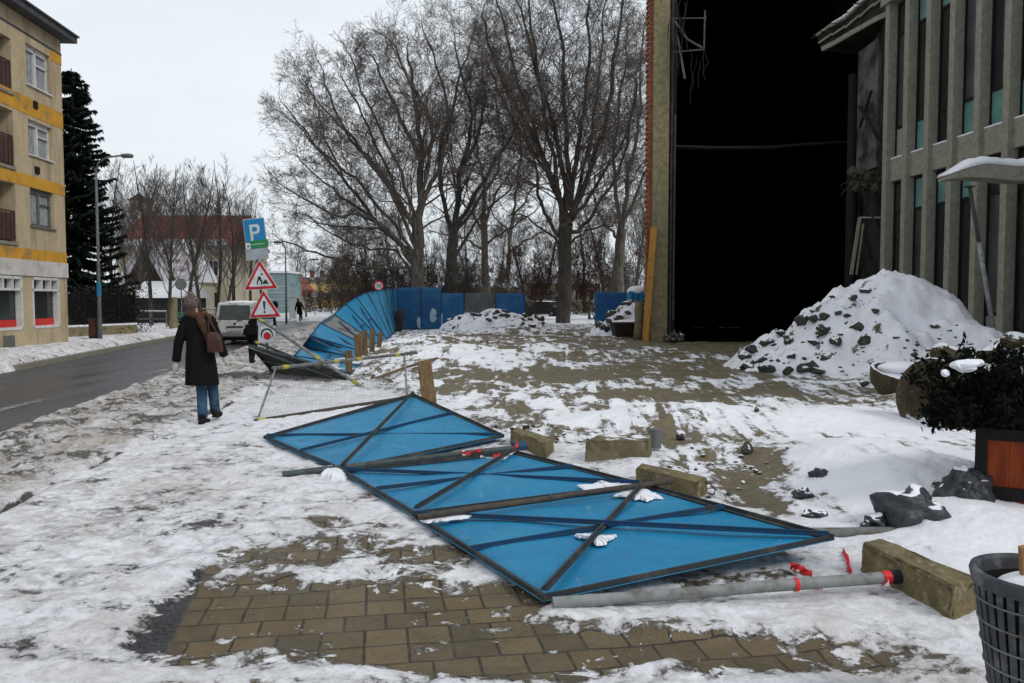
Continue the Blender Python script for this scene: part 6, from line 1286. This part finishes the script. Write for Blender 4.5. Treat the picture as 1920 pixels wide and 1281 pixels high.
# ------------------------------------------------------------------ vehicles
def body_car(name, label, cat, loc, rotz, W, H_, L_, bodym, snow=True, rear=True, hatch='van', group=None, simple=False):
    t = thing(name, label, cat, (0, 0, 0), group)
    # profile in side view (y forward, z up); rear at y=0
    if hatch == 'van': prof = [(.02, .30), (.0, .55), (.02, .88), (.14, H_ * .97), (.30, H_), (L_ * .55, H_), (L_ * .68, H_ * .97), (L_ * .84, .98), (L_ * .97, .86), (L_, .55), (L_ * .99, .28)]
    else: prof = [(.02, .30), (.0, .6), (.04, .86), (.5, .92), (.95, H_ * .97), (1.3, H_), (L_ * .55, H_), (L_ * .72, .92), (L_ * .96, .78), (L_, .5), (L_ * .99, .28)]
    mb = MB(); k = len(prof); vs = []
    for i, (y, z) in enumerate(prof):
        tuck = .0 if z < .92 else .09 * (z - .9) / (H_ - .9); hw = W / 2 - .02 - tuck
        vs += [(-hw, y, z), (hw, y, z)]
    fs = [(2 * i, 2 * i + 1, 2 * i + 3, 2 * i + 2) for i in range(k - 1)] + [(2 * k - 2, 2 * k - 1, 1, 0)] + [tuple(2 * i for i in range(k)), tuple(2 * i + 1 for i in range(k))[::-1]]
    mb.add(vs, fs); b = mb.build('body', bodym, t, bevel=.045, smooth=False)
    wh = []
    for x in (-W / 2 + .11, W / 2 - .11):
        for y in (L_ * .17, L_ * .82):
            m_ = MB(); m_.tube([(x - .09, y, .30), (x + .09, y, .30)], .30, 18); w_ = m_.build('wheel', M['black_metal'], t, bevel=.02); q = MB(); sx = -1 if x < 0 else 1; q.tube([(x + sx * .085, y, .30), (x + sx * .097, y, .30)], .17, 12); q.build('rim', M['steel_grey'], w_)
    if not simple:
        g = MB(); z0, z1 = .95, H_ * .93; hw = W / 2 - .15; y0 = .035 - .012; y1 = .14 - .045
        g.add([(-hw, y0, z0), (hw, y0, z0), (hw - .07, y1, z1), (-hw + .07, y1, z1), (-hw, y0 + .03, z0), (hw, y0 + .03, z0), (hw - .07, y1 + .03, z1), (-hw + .07, y1 + .03, z1)], [(0, 1, 2, 3), (4, 7, 6, 5), (0, 4, 5, 1), (3, 2, 6, 7), (0, 3, 7, 4), (1, 5, 6, 2)]); g.build('rear_window', M['glass_mid'], t)
        for s_ in (-1, 1):
            m_ = MB(); m_.box((s_ * (W / 2 - .085), -.005, .78), (.09, .05, .24)); m_.build('tail_light', mat('tail_red', (.22, .02, .015), None, 6, .4), t, bevel=.01)
            for (ya_, yb_) in ((.35, L_ * .3), (L_ * .34, L_ * .6)):
                m_ = MB(); m_.prism([(ya_ - .0, 1.0), (yb_, 1.0), (yb_, H_ * .92), (ya_ + .06, H_ * .92)], (s_ * (W / 2 - .045), 0, 0), (0, 1, 0), (0, 0, 1), .01 if s_ > 0 else -.01); m_.build('side_window', M['glass_dark'], t)
            m_ = MB(); m_.box((s_ * (W / 2 + .08), L_ * .66, 1.0), (.14, .07, .16)); m_.build('wing_mirror', M['black_metal'], t, bevel=.02)
        m_ = MB(); m_.box((0, -.045, .40), (W - .04, .12, .17)); m_.build('bumper', mat('bumper_dirty', (.20, .19, .18), (.10, .09, .08), 4, .8), t, bevel=.03)
        m_ = MB(); m_.box((0, -.02, .58), (.5, .02, .11)); m_.build('number_plate', mat('plate_white', (.45, .45, .44), (.3, .3, .3), 8), t)
        m_ = MB(); m_.box((0, -.022, .69), (.62, .03, .05)); m_.build('handle_strip', M['black_metal'], t)
        m_ = MB(); m_.tube([(.0, -.01, .81), (0, -.025, .81)], .04, 12); m_.build('emblem', M['black_metal'], t)
        m_ = MB(); m_.tube([(.25, .01, .955), (.10, .0, .92), (.05, -.005, .86)], .010, 5); m_.build('wiper', M['black_metal'], t)
        m_ = MB(); m_.box((0, L_ * .5, .235), (W - .25, L_ * .92, .14)); m_.build('underside', M['black_metal'], t)
    if snow: m_ = MB(); m_.ell((0, L_ * .40, H_ - .01), (W / 2 - .11, L_ * .30, .07), 16); m_.build('roof_snow', M['snow'], t, smooth=True)
    t.location = loc; t.rotation_euler = (0, 0, rotz); return t
vp = G(440, 647, -.1)
body_car('van', 'light grey van with snowy roof standing in the road beyond the pedestrian', 'van', (vp.x + .02, vp.y, -.10), R(7), 1.50, 1.62, 3.5, mat('van_paint', (.50, .50, .49), (.38, .375, .36), 2.5, .5, .1, dirt=(.13, .12, .10), ds=3))
for i, (px, Y, rz, lb, cm, H_) in enumerate([(1016, 78, 70, 'dark parked car with snow on roof, left of the tallest tree trunk', (.02, .02, .024), 1.45), (1024, 92, 85, 'farther snow-topped car behind the dark parked car', (.12, .11, .10), 1.6)]):
    body_car('parked_car', lb, 'car', (D(px, 590, Y).x + 1.8, Y, 0), R(rz), 1.7, H_, 4.1, mat('car_paint_%d' % i, cm, None, 2, .4, .05), hatch='sedan', simple=True, group='cars parked behind the park')

# ------------------------------------------------------------------ people
_n = N('black_wool'); _f = _n.noise(1, 4, .6, vec=_n.mapping((14, 14, 3.5)), dist=.8); cloth_black = _n.out(_n.mix(_f, (.006, .0055, .006), (.013, .012, .012)), .95, _n.bump(_f, .9, .05), 0, .08); skin = mat('skin', (.42, .26, .19), (.38, .22, .16), 20, .6, .05); jeans = mat('blue_jeans', (.028, .075, .135), (.015, .038, .07), 12, .9, .5, .004, dirt=(.05, .10, .16), ds=9)
def person(label, base, rotz, pose):
    t = thing('person', label, 'person', (0, 0, 0)); lx, ly = pose['lean']
    bx_ = pose.get('bend', 0); sh = lambda z: V((lx * z + bx_ * max(0, z - .9), ly * z, z - .3 * bx_ * max(0, z - .9)))                 # spine shear
    hx, hy = pose['head']; hips = sh(.90); chest = sh(1.28); neck = sh(1.43) + V((hx * .3, hy * .3, 0)); head = sh(1.56) + V((hx, hy, 0))
    b = MB(); b.loft([(hips.x, hips.y, .82, .13, .10), (hips.x, hips.y, .95, .16, .115), (sh(1.1).x, sh(1.1).y, 1.1, .13, .10), (chest.x, chest.y, 1.28, .16, .11), (sh(1.38).x, sh(1.38).y, 1.38, .15, .09), (neck.x, neck.y, 1.44, .06, .06)], 18)
    b.tube([neck - V((0, 0, .05)), head], .052, 12); b.ell(head, (.075, .095, .112)); b.ell(head + V((0, .095, -.012)), (.014, .022, .020), 8); b.ell(head + V((0, .085, -.055)), (.028, .014, .010), 8); b.ell(head + V((0, .07, -.09)), (.035, .03, .022), 8)
    for s in (-1, 1): b.ell(head + V((s * .076, .0, -.005)), (.012, .022, .032), 8); b.ell(head + V((s * .028, .088, .022)), (.013, .008, .009), 8)
    for s, (k, f) in zip((-1, 1), pose['legs']):
        hp = hips + V((s * .085, 0, -.03)); b.tube([hp, V(k), V(f) + V((0, 0, .07))], [.088, .058, .040], 12); b.tube([V(f) + V((0, -.02, .08)), V(f) + V((0, .11, .060))], [.034, .020], 10)
    hands = []
    for s, (e, h_) in zip((-1, 1), pose['arms']):
        so = sh(1.36) + V((s * .165, 0, 0)); b.tube([so, V(e), V(h_)], [.048, .040, .028], 12); d = (V(h_) - V(e)).normalized(); pa = V(h_) + d * .05; b.ell(pa, (.026, .036, .05), 10, rot=d.to_track_quat('Z', 'Y').to_matrix())
        side = V((0, 1, 0)); side = (side - d * side.dot(d)).normalized(); nrm_ = d.cross(side)
        for i, ln_ in enumerate((.052, .060, .056, .044)):
            o = pa + side * (.027 - i * .018) + d * .035; o2 = o + d * ln_ * .55 + nrm_ * (-s) * .006; o3 = o2 + d * ln_ * .4 + nrm_ * (-s) * .020; b.tube([o, o2, o3], [.0095, .009, .007], 8); b.ell(o3, (.007, .007, .007), 6)
        th = pa + side * .030 - d * .012; b.tube([th, th + side * .022 + d * .028, th + side * .024 + d * .052], [.011, .010, .008], 8)
    b.build('body', skin, t, remesh=.008)
    tr = MB(); tr.loft([(hips.x, hips.y, .78, .14, .115), (hips.x, hips.y, .97, .165, .125)], 16)
    for s, (k, f) in zip((-1, 1), pose['legs']):
        hp = hips + V((s * .085, 0, -.03)); K_ = V(k); Fo = V(f) + V((0, 0, .05)); Fo = Fo + V((0, -.01, .05)); tr.tube([hp, hp.lerp(K_, .5), K_, K_.lerp(Fo, .5), Fo], [.10, .085, .070, .064, .064], 16)
    tr.build('trousers', pose['trouser'], t, remesh=.009)
    for s, (k, f) in zip((-1, 1), pose['legs']):
        f = V(f); up = pose.get('heel', (0, 0))[0 if s < 0 else 1]; m_ = MB(); a = f + V((0, -.055, .045 + up)); m_.ell(f + V((0, -.03, .045 + up * .6)), (.05, .065, .055)); m_.ell(f + V((0, .08, .035 + up * .2)), (.052, .125, .046)); m_.tube([f + V((0, -.02, .05 + up * .5)), f + V((0, -.02, .15 + up * .5))], [.052, .056], 12); m_.ell(f + V((0, .02, .012 + up * .3)), (.044, .13, .014)); m_.build('boot', M['black_metal'] if not pose.get('boot') else pose['boot'], t, remesh=.008)
    c = MB(); rg = [(sh(.70).x, sh(.70).y, z) for z in (0,)]
    hem = pose['hem']; rings = []
    for (z, rx, ry) in ((hem, .215, .165), (hem + .14, .205, .16), (.86, .190, .150), (1.0, .172, .135), (1.12, .165, .128), (1.26, .185, .135), (1.35, .175, .125), (1.40, .13, .10), (1.45, .075, .075)):
        p = sh(z); rings.append((p.x + (neck.x - p.x) * max(0, (z - 1.3) / .15), p.y, p.z, rx, ry))
    c.loft(rings, 28)
    for s, (e, h_) in zip((-1, 1), pose['arms']):
        so = sh(1.345) + V((s * .155, 0, 0)); e_ = V(e); h2 = V(h_); c.ell(so, (.075, .078, .075), 14); c.tube([so, so.lerp(e_, .5), e_, e_.lerp(h2, .5), h2 + (h2 - e_).normalized() * .005], [.073, .068, .062, .056, .056], 16)
    c.build('coat', pose.get('coat', cloth_black), t, remesh=.010)
    return t, head, neck, sh
fb = G(384, 797)
pose = dict(lean=(-.055, .03), head=(-.085, .03), legs=[((.0 - .05, .12, .49), (-.02, .26, .05)), ((.13, .02, .48), (.12, -.16, .06))], arms=[((-.31, -.02, 1.07), (-.36, .02, .83)), ((.20, -.02, 1.10), (.24, .08, .90))], trouser=jeans, hem=.52, heel=(.0, .10))
pose['legs'] = [((-.05, .05, .49), (-.015, -.02, .0)), ((.06, .14, .49), (.085, .16, .05))]
pt, hd, nk, shf = person('pedestrian walking away in long black coat, blue jeans and knitted hat', fb, 0, pose)
knit = mat('pink_grey_knit', (.12, .085, .08), (.06, .045, .042), 45, .95, .9, .01, dirt=(.30, .24, .22), ds=30); hair = mat('brown_hair', (.07, .032, .018), (.04, .02, .012), 20, .6, .5); scarf = mat('rust_scarf', (.085, .035, .02), (.045, .022, .014), 14, .9, .7, .01)
mb = MB(); mb.ell(hd + V((0, -.01, .035)), (.098, .112, .095), 18); mb.ell(hd + V((.0, -.02, .13)), (.04, .04, .04), 12); mb.ell(hd + V((0, -.03, -.01)), (.095, .10, .05), 16); mb.build('knitted_hat', knit, pt, remesh=.010)
mb = MB(); mb.ell(hd + V((.01, -.075, -.085)), (.07, .045, .10), 14); mb.tube([hd + V((.03, -.08, -.12)), hd + V((.09, -.12, -.24)), hd + V((.12, -.135, -.40))], [.045, .04, .022], 10); mb.build('hair', hair, pt, remesh=.010)
mb = MB()
for k in range(20):
    a = 2 * math.pi * k / 20; a2 = 2 * math.pi * (k + 1) / 20; mb.tube([nk + V((.105 * math.cos(a), .10 * math.sin(a), .0 + .015 * math.sin(a * 2))), nk + V((.105 * math.cos(a2), .10 * math.sin(a2), .0 + .015 * math.sin(a2 * 2)))], .042, 10)
mb.tube([nk + V((.06, -.10, 0)), nk + V((.13, -.14, -.12)), nk + V((.19, -.12, -.25)), nk + V((.20, -.10, -.38))], [.05, .055, .05, .03], 12); mb.build('scarf', scarf, pt, remesh=.010)
gl = mat('pale_glove', (.55, .52, .48), (.42, .40, .37), 20, .9, .4)
for s, (e, h_) in zip((-1, 1), pose['arms']): 
    m_ = MB(); d = (V(h_) - V(e)).normalized(); m_.ell(V(h_) + d * .075, (.036, .046, .085), 14, rot=d.to_track_quat('Z', 'Y').to_matrix()); 
    m_.build('glove', gl, pt, remesh=.007)
pt.location = fb; pt.rotation_euler = (0, 0, 0)
# shoulder bag, carried: a thing of its own
bt = thing('shoulder_bag', 'brown leather bag hanging on the right side of the walking pedestrian', 'handbag', (0, 0, 0)); bp_ = V((.21, -.13, 1.04))
mb = MB(); rg = []
mb.loft([(bp_.x - .01, bp_.y, .95, .09, .05), (bp_.x - .01, bp_.y, .975, .105, .06), (bp_.x - .015, bp_.y, 1.07, .10, .055), (bp_.x - .03, bp_.y, 1.17, .09, .045), (bp_.x - .04, bp_.y, 1.21, .06, .02)], 20); leather = mat('brown_leather', (.075, .024, .017), (.035, .014, .010), 7, .55, .4); mb.build('body', leather, bt, smooth=True)
s_ = MB(); s_.tube([V((bp_.x - .08, bp_.y, 1.18)), V((bp_.x - .10, bp_.y + .02, 1.33)), V((.08, .0, 1.43)), V((.06, .06, 1.38))], .012, 8); s_.tube([V((bp_.x + .03, bp_.y, 1.17)), V((bp_.x - .06, bp_.y, 1.33)), V((.09, .0, 1.435))], .012, 8); s_.build('strap', leather, bt, smooth=True)
m_ = MB(); m_.box((bp_.x - .01, bp_.y - .056, 1.06), (.14, .012, .10)); m_.build('flap', leather, bt, bevel=.004); bt.location = fb
# second walker behind the signpost
f2 = G(473, 684); pose2 = dict(lean=(.0, .02), bend=.75, head=(.06, .02), legs=[((-.08, .16, .50), (-.07, .20, .03)), ((.07, .0, .47), (.05, -.22, .04))], arms=[((-.02, -.04, 1.02), (-.04, .08, .78)), ((.52, .06, .98), (.50, .2, .76))], trouser=cloth_black, hem=.72, heel=(0, .10))
p2_, h2_, n2_, _ = person('person in black clothes half hidden behind the leaning signpost', f2, 0, pose2)
mb = MB(); mb.ell(h2_ + V((0, -.015, .03)), (.088, .105, .10), 16); mb.build('cap', cloth_black, p2_, remesh=.010); p2_.location = f2; p2_.scale = (1.03, 1.03, 1.03)
f3 = G(563, 603); p3_ = dup(pt, (f3.x, f3.y, .02), 'tiny dark walker on the far pavement at the road end', scale=(1, 1, 1))

# ------------------------------------------------------------------ lamps, poles, signs, fences
def lamp(px, ybase, Y, ytop, armx, label, rad=.06, head=.55, m_='steel_grey', band=None, group=None):
    b = D(px, ybase, Y); tp = D(px, ytop, Y).z; ax = D(armx, ytop, Y).x; t = thing('street_lamp', label, 'street lamp', (b.x, Y, 0), group); s = 1 if ax > b.x else -1; w_ = abs(ax - b.x)
    mb = MB(); mb.tube([(b.x, Y, -.1), (b.x, Y, tp * .35), (b.x, Y, tp - .5)], [rad * 1.4, rad, rad * .7], 10); mb.build('pole', M[m_], t, smooth=True)
    mb = MB(); mb.tube([(b.x, Y, tp - .55), (b.x + s * w_ * .08, Y, tp - .25), (b.x + s * w_ * .35, Y, tp - .05), (ax - s * head * .5, Y, tp + .02)], rad * .6, 8); mb.build('arm', M[m_], t, smooth=True)
    mb = MB(); mb.ell((ax, Y, tp + .02), (head * .5, .14, .09), 12); mb.box((ax, Y, tp - .04), (head * .7, .2, .04)); mb.build('lamp_head', M['steel_grey'], t, smooth=False)
    if band: mb = MB(); mb.tube([(b.x, Y, D(px, band[1], Y).z), (b.x, Y, D(px, band[0], Y).z)], rad * 1.35, 10); mb.build('painted_band', M['blue'], t)
    return t
lamp(188, 636, 33, 293, 238, 'tall street lamp with a blue band beside the ochre house', band=(530, 556))
lamp(574, 603, 75, 487, 590, 'curved street lamp at the far end of the road', .07, .8, group='street lamps far down the road')
lamp(537, 603, 60, 455, 520, 'tall thin pole lamp just right of the triangle signs', .06, .6, group='street lamps far down the road')
for k, (px, yt, Y) in enumerate([(622, 500, 95), (634, 505, 100), (652, 512, 110)]): lamp(px, 595, Y, yt, px + 8, ['left one of three distant lamp posts before the yellow block', 'middle one of three distant lamp posts before the yellow block', 'right one of three distant lamp posts before the yellow block'][k], .07, .5, group='street lamps far down the road')
lamp(748, 600, 80, 458, 688, 'lamp with a long pale arm reaching left through the widest tree', .07, 1.0)
def round_sign(px, py, Y, r, label, red=True, text=None, yb=None):
    c = D(px, py, Y); t = thing('round_sign', label, 'road sign', (c.x, Y, 0)); mb = MB(); mb.tube([(c.x, Y + .04, -.1), (c.x, Y + .04, c.z + r)], .035, 8); mb.build('post', M['steel_grey'], t)
    mb = MB(); mb.tube([(c.x, Y, c.z), (c.x, Y + .015, c.z)], r, 28); mb.build('disc', mat('sign_red_ring', (.45, .015, .02), None, 4, .4) if red else M['sheet_grey'], t)
    if red:
        mb = MB(); mb.tube([(c.x, Y - .004, c.z), (c.x, Y + .002, c.z)], r * .72, 28); d_ = mb.build('white_field', M['white'], t)
        cu = bpy.data.curves.new('number', 'FONT'); cu.body = text; cu.size = r * .95; cu.extrude = .002; cu.align_x = 'CENTER'; cu.align_y = 'CENTER'; o = bpy.data.objects.new('number', cu); COL.objects.link(o); o.rotation_euler = (math.pi / 2, 0, 0)
        dg = bpy.context.evaluated_depsgraph_get(); me = bpy.data.meshes.new_from_object(o.evaluated_get(dg)); bpy.data.objects.remove(o); me.materials.clear(); me.materials.append(M['black_metal']); o = bpy.data.objects.new('number', me); COL.objects.link(o); o.parent = t; o.rotation_euler = (math.pi / 2, 0, 0); o.location = V((c.x, Y - .008, c.z)) - t.location
round_sign(710, 536, 56, .36, 'round red-ringed speed sign peeking above the twisted panels', True, '30')
round_sign(339, 533, 45, .32, 'grey back of a round sign in front of the thin trees', False)
round_sign(590, 553, 82, .32, 'grey back of a far round sign at the road end', False)
# pale cone-shaped post / wrapped pole near the round sign
b = D(325, 605, 44); mb = MB(); mb.tube([(b.x, 44, -.05), (b.x + .03, 44, .9), (b.x + .12, 44, 1.75)], [.24, .19, .13], 10); mb.build('tree_stump', M['conc_pillar'], label='pale stout post beside the grey round sign', cat='post')
b = D(344, 590, 47); t = thing('green_bench', 'green bench behind the hatted pedestrian', 'bench', (b.x, 47, 0)); gm = mat('green_paint', (.03, .16, .09), (.02, .12, .07), 3)
mb = MB(); mb.box((b.x, 47, .45), (1.0, .4, .06)); mb.build('seat', gm, t); mb = MB(); mb.box((b.x, 47.2, .75), (1.0, .05, .35)); mb.build('backrest', gm, t)
for s in (-.4, .4): mb = MB(); mb.box((b.x + s, 47, .22), (.06, .35, .44)); mb.build('leg', gm, t)
# iron fence on low wall beside the house
def iron_fence():
    a = D(134, 600, 34.5); b = D(252, 600, 38.5); t = thing('iron_fence', 'dark iron fence on a low wall under the spruce', 'fence', (a.x, a.y, 0))
    A = V((a.x - .3, a.y, 0)); B = V((b.x, b.y, 0)); w_ = MB(); w_.bar(A + V((0, 0, .22)), B + V((0, 0, .22)), .3, .5); w_.build('low_wall', M['conc_pillar'], t)
    s_ = MB(); s_.bar(A + V((0, 0, .50)), B + V((0, 0, .50)), .30, .09); s_.build('wall_snow', M['snow'], t)
    r_ = MB(); d = B - A; n_ = 64
    for k in range(n_ + 1): p = A + d * k / n_; r_.bar(p + V((0, 0, .5)), p + V((0, 0, 1.85)), .035, .03)
    for z in (.62, 1.7): r_.bar(A + V((0, 0, z)), B + V((0, 0, z)), .04, .05)
    r_.build('railing', M['black_metal'], t)
    for k in range(5): p = A + d * k / 4; q = MB(); q.box((p.x, p.y, 1.0), (.12, .12, 2.0)); q.build('post', M['black_metal'], t)
    h = MB(); vs = []; fs = []; rr = random.Random(2)
    for k in range(7000):
        p = A + d * rr.random() + V((rr.gauss(-.2, .35), rr.gauss(.9, .35), rr.uniform(.1, 2.3 - .5 * abs(rr.gauss(0, .5))))); o = V((rr.gauss(0, 1), rr.gauss(0, 1), rr.gauss(0, 1))).normalized() * .06; q = V((-o.y, o.x, rr.uniform(-.05, .05))) * .6; b0 = len(vs); vs += [tuple(p - o), tuple(p + q), tuple(p + o), tuple(p - q)]; fs.append((b0, b0 + 1, b0 + 2, b0 + 3))
    hd_ = thing('hedge', 'dense dark evergreen hedge behind the iron fence', 'hedge', (A.x, A.y + .9, 0)); mesh_obj('foliage', vs, fs, mat('hedge_leaf', (.012, .014, .010), (.02, .022, .015), 8, .9), hd_, smooth=False)
iron_fence()
b = D(177, 628, 33.2); t = thing('utility_box', 'small reddish utility box beside the street lamp', 'utility box', (b.x, 33.2, 0)); mb = MB(); mb.box((b.x, 33.2, .42), (.32, .3, .9)); mb.build('body', mat('red_box', (.07, .025, .022), (.045, .02, .018), 4), t, bevel=.02); mb = MB(); mb.box((b.x, 33.04, .45), (.24, .02, .6)); mb.build('door', mat('red_box_door', (.085, .03, .026), None, 4), t)
# garden kerb wall with snow, left
a = D(136, 630, 34); b = D(200, 622, 35.5)
def railing(px0, px1, Y, label):
    a = D(px0, 600, Y); b = D(px1, 600, Y); t = thing('guard_railing', label, 'railing', (a.x, Y, 0)); mb = MB(); 
    for z in (.95, .55): mb.bar((a.x, Y, z), (b.x, Y, z), .06, .06)
    mb.build('rail', M['steel_grey'], t); n_ = max(2, int((b.x - a.x) / 1.2))
    for k in range(n_ + 1): q = MB(); x = a.x + (b.x - a.x) * k / n_; q.box((x, Y, .46), (.06, .06, 1.0)); q.build('post', M['steel_grey'], t)
    s_ = MB(); s_.bar((a.x, Y, 1.0), (b.x, Y, 1.0), .07, .05); s_.build('rail_snow', M['snow'], t)
railing(253, 312, 46, 'low grey railing with snow in front of the dark shed')
railing(356, 405, 58, 'low railing left of the white van')
b = D(549, 585, 70); mb = MB(); mb.box((b.x, 70, .9), (.5, .5, 1.9)); mb.box((b.x, 70, 1.95), (.7, .7, .16)); mb.build('gate_pillar', M['white'], label='white gate pillar on the far side of the road end', cat='pillar')
hb_ = MB()
for k in range(40):
    px = random.Random(k).uniform(566, 700)
# clipped far hedge beneath the yellow block
def hedge(px0, px1, Y, h, label, m_, seed, n_=5000, ls=.12):
    a = D(px0, 600, Y); b = D(px1, 600, Y); rr = random.Random(seed); vs = []; fs = []; t = thing('hedge', label, 'hedge', ((a.x + b.x) / 2, Y, 0))
    for k in range(n_):
        p = V((rr.uniform(a.x, b.x), Y + rr.gauss(0, .5), h * rr.random() ** .8 * (1 - .25 * rr.random()))); o = V((rr.gauss(0, 1), rr.gauss(0, 1), rr.gauss(0, 1))).normalized() * ls; q = V((-o.y, o.x, rr.uniform(-.05, .05))) * .5; b0 = len(vs); vs += [tuple(p - o), tuple(p + q), tuple(p + o), tuple(p - q)]; fs.append((b0, b0 + 1, b0 + 2, b0 + 3))
    mesh_obj('foliage', vs, fs, m_, t, smooth=False)
rh = mat('russet_hedge', (.09, .05, .03), (.05, .03, .02), .6, .9); dh = mat('dark_hedge', (.022, .019, .015), (.035, .027, .02), .6, .9)
hedge(570, 705, 105, 3.0, 'tall russet hedge below the far yellow block', rh, 3, 7000, .16)
hedge(985, 1240, 88, 1.6, 'low dark hedge behind the parked cars', dh, 5, 5000, .14)
hedge(700, 985, 96, 3.4, 'dark hedge behind the standing blue panels', dh, 7, 9000, .18)
hedge(345, 480, 84, 3.0, 'dark hedge behind the van', dh, 9, 5000, .16)
# dead leaves / dark brush at foot of the upright panels
bush('dark brush at the foot of the upright twisted panels', 738, 612, 40.5, 1.1, 71, 16, kids=dict(n=[6, 5, 4], l=[.5, .5, .5], max=3), tw=.008, name='brush')
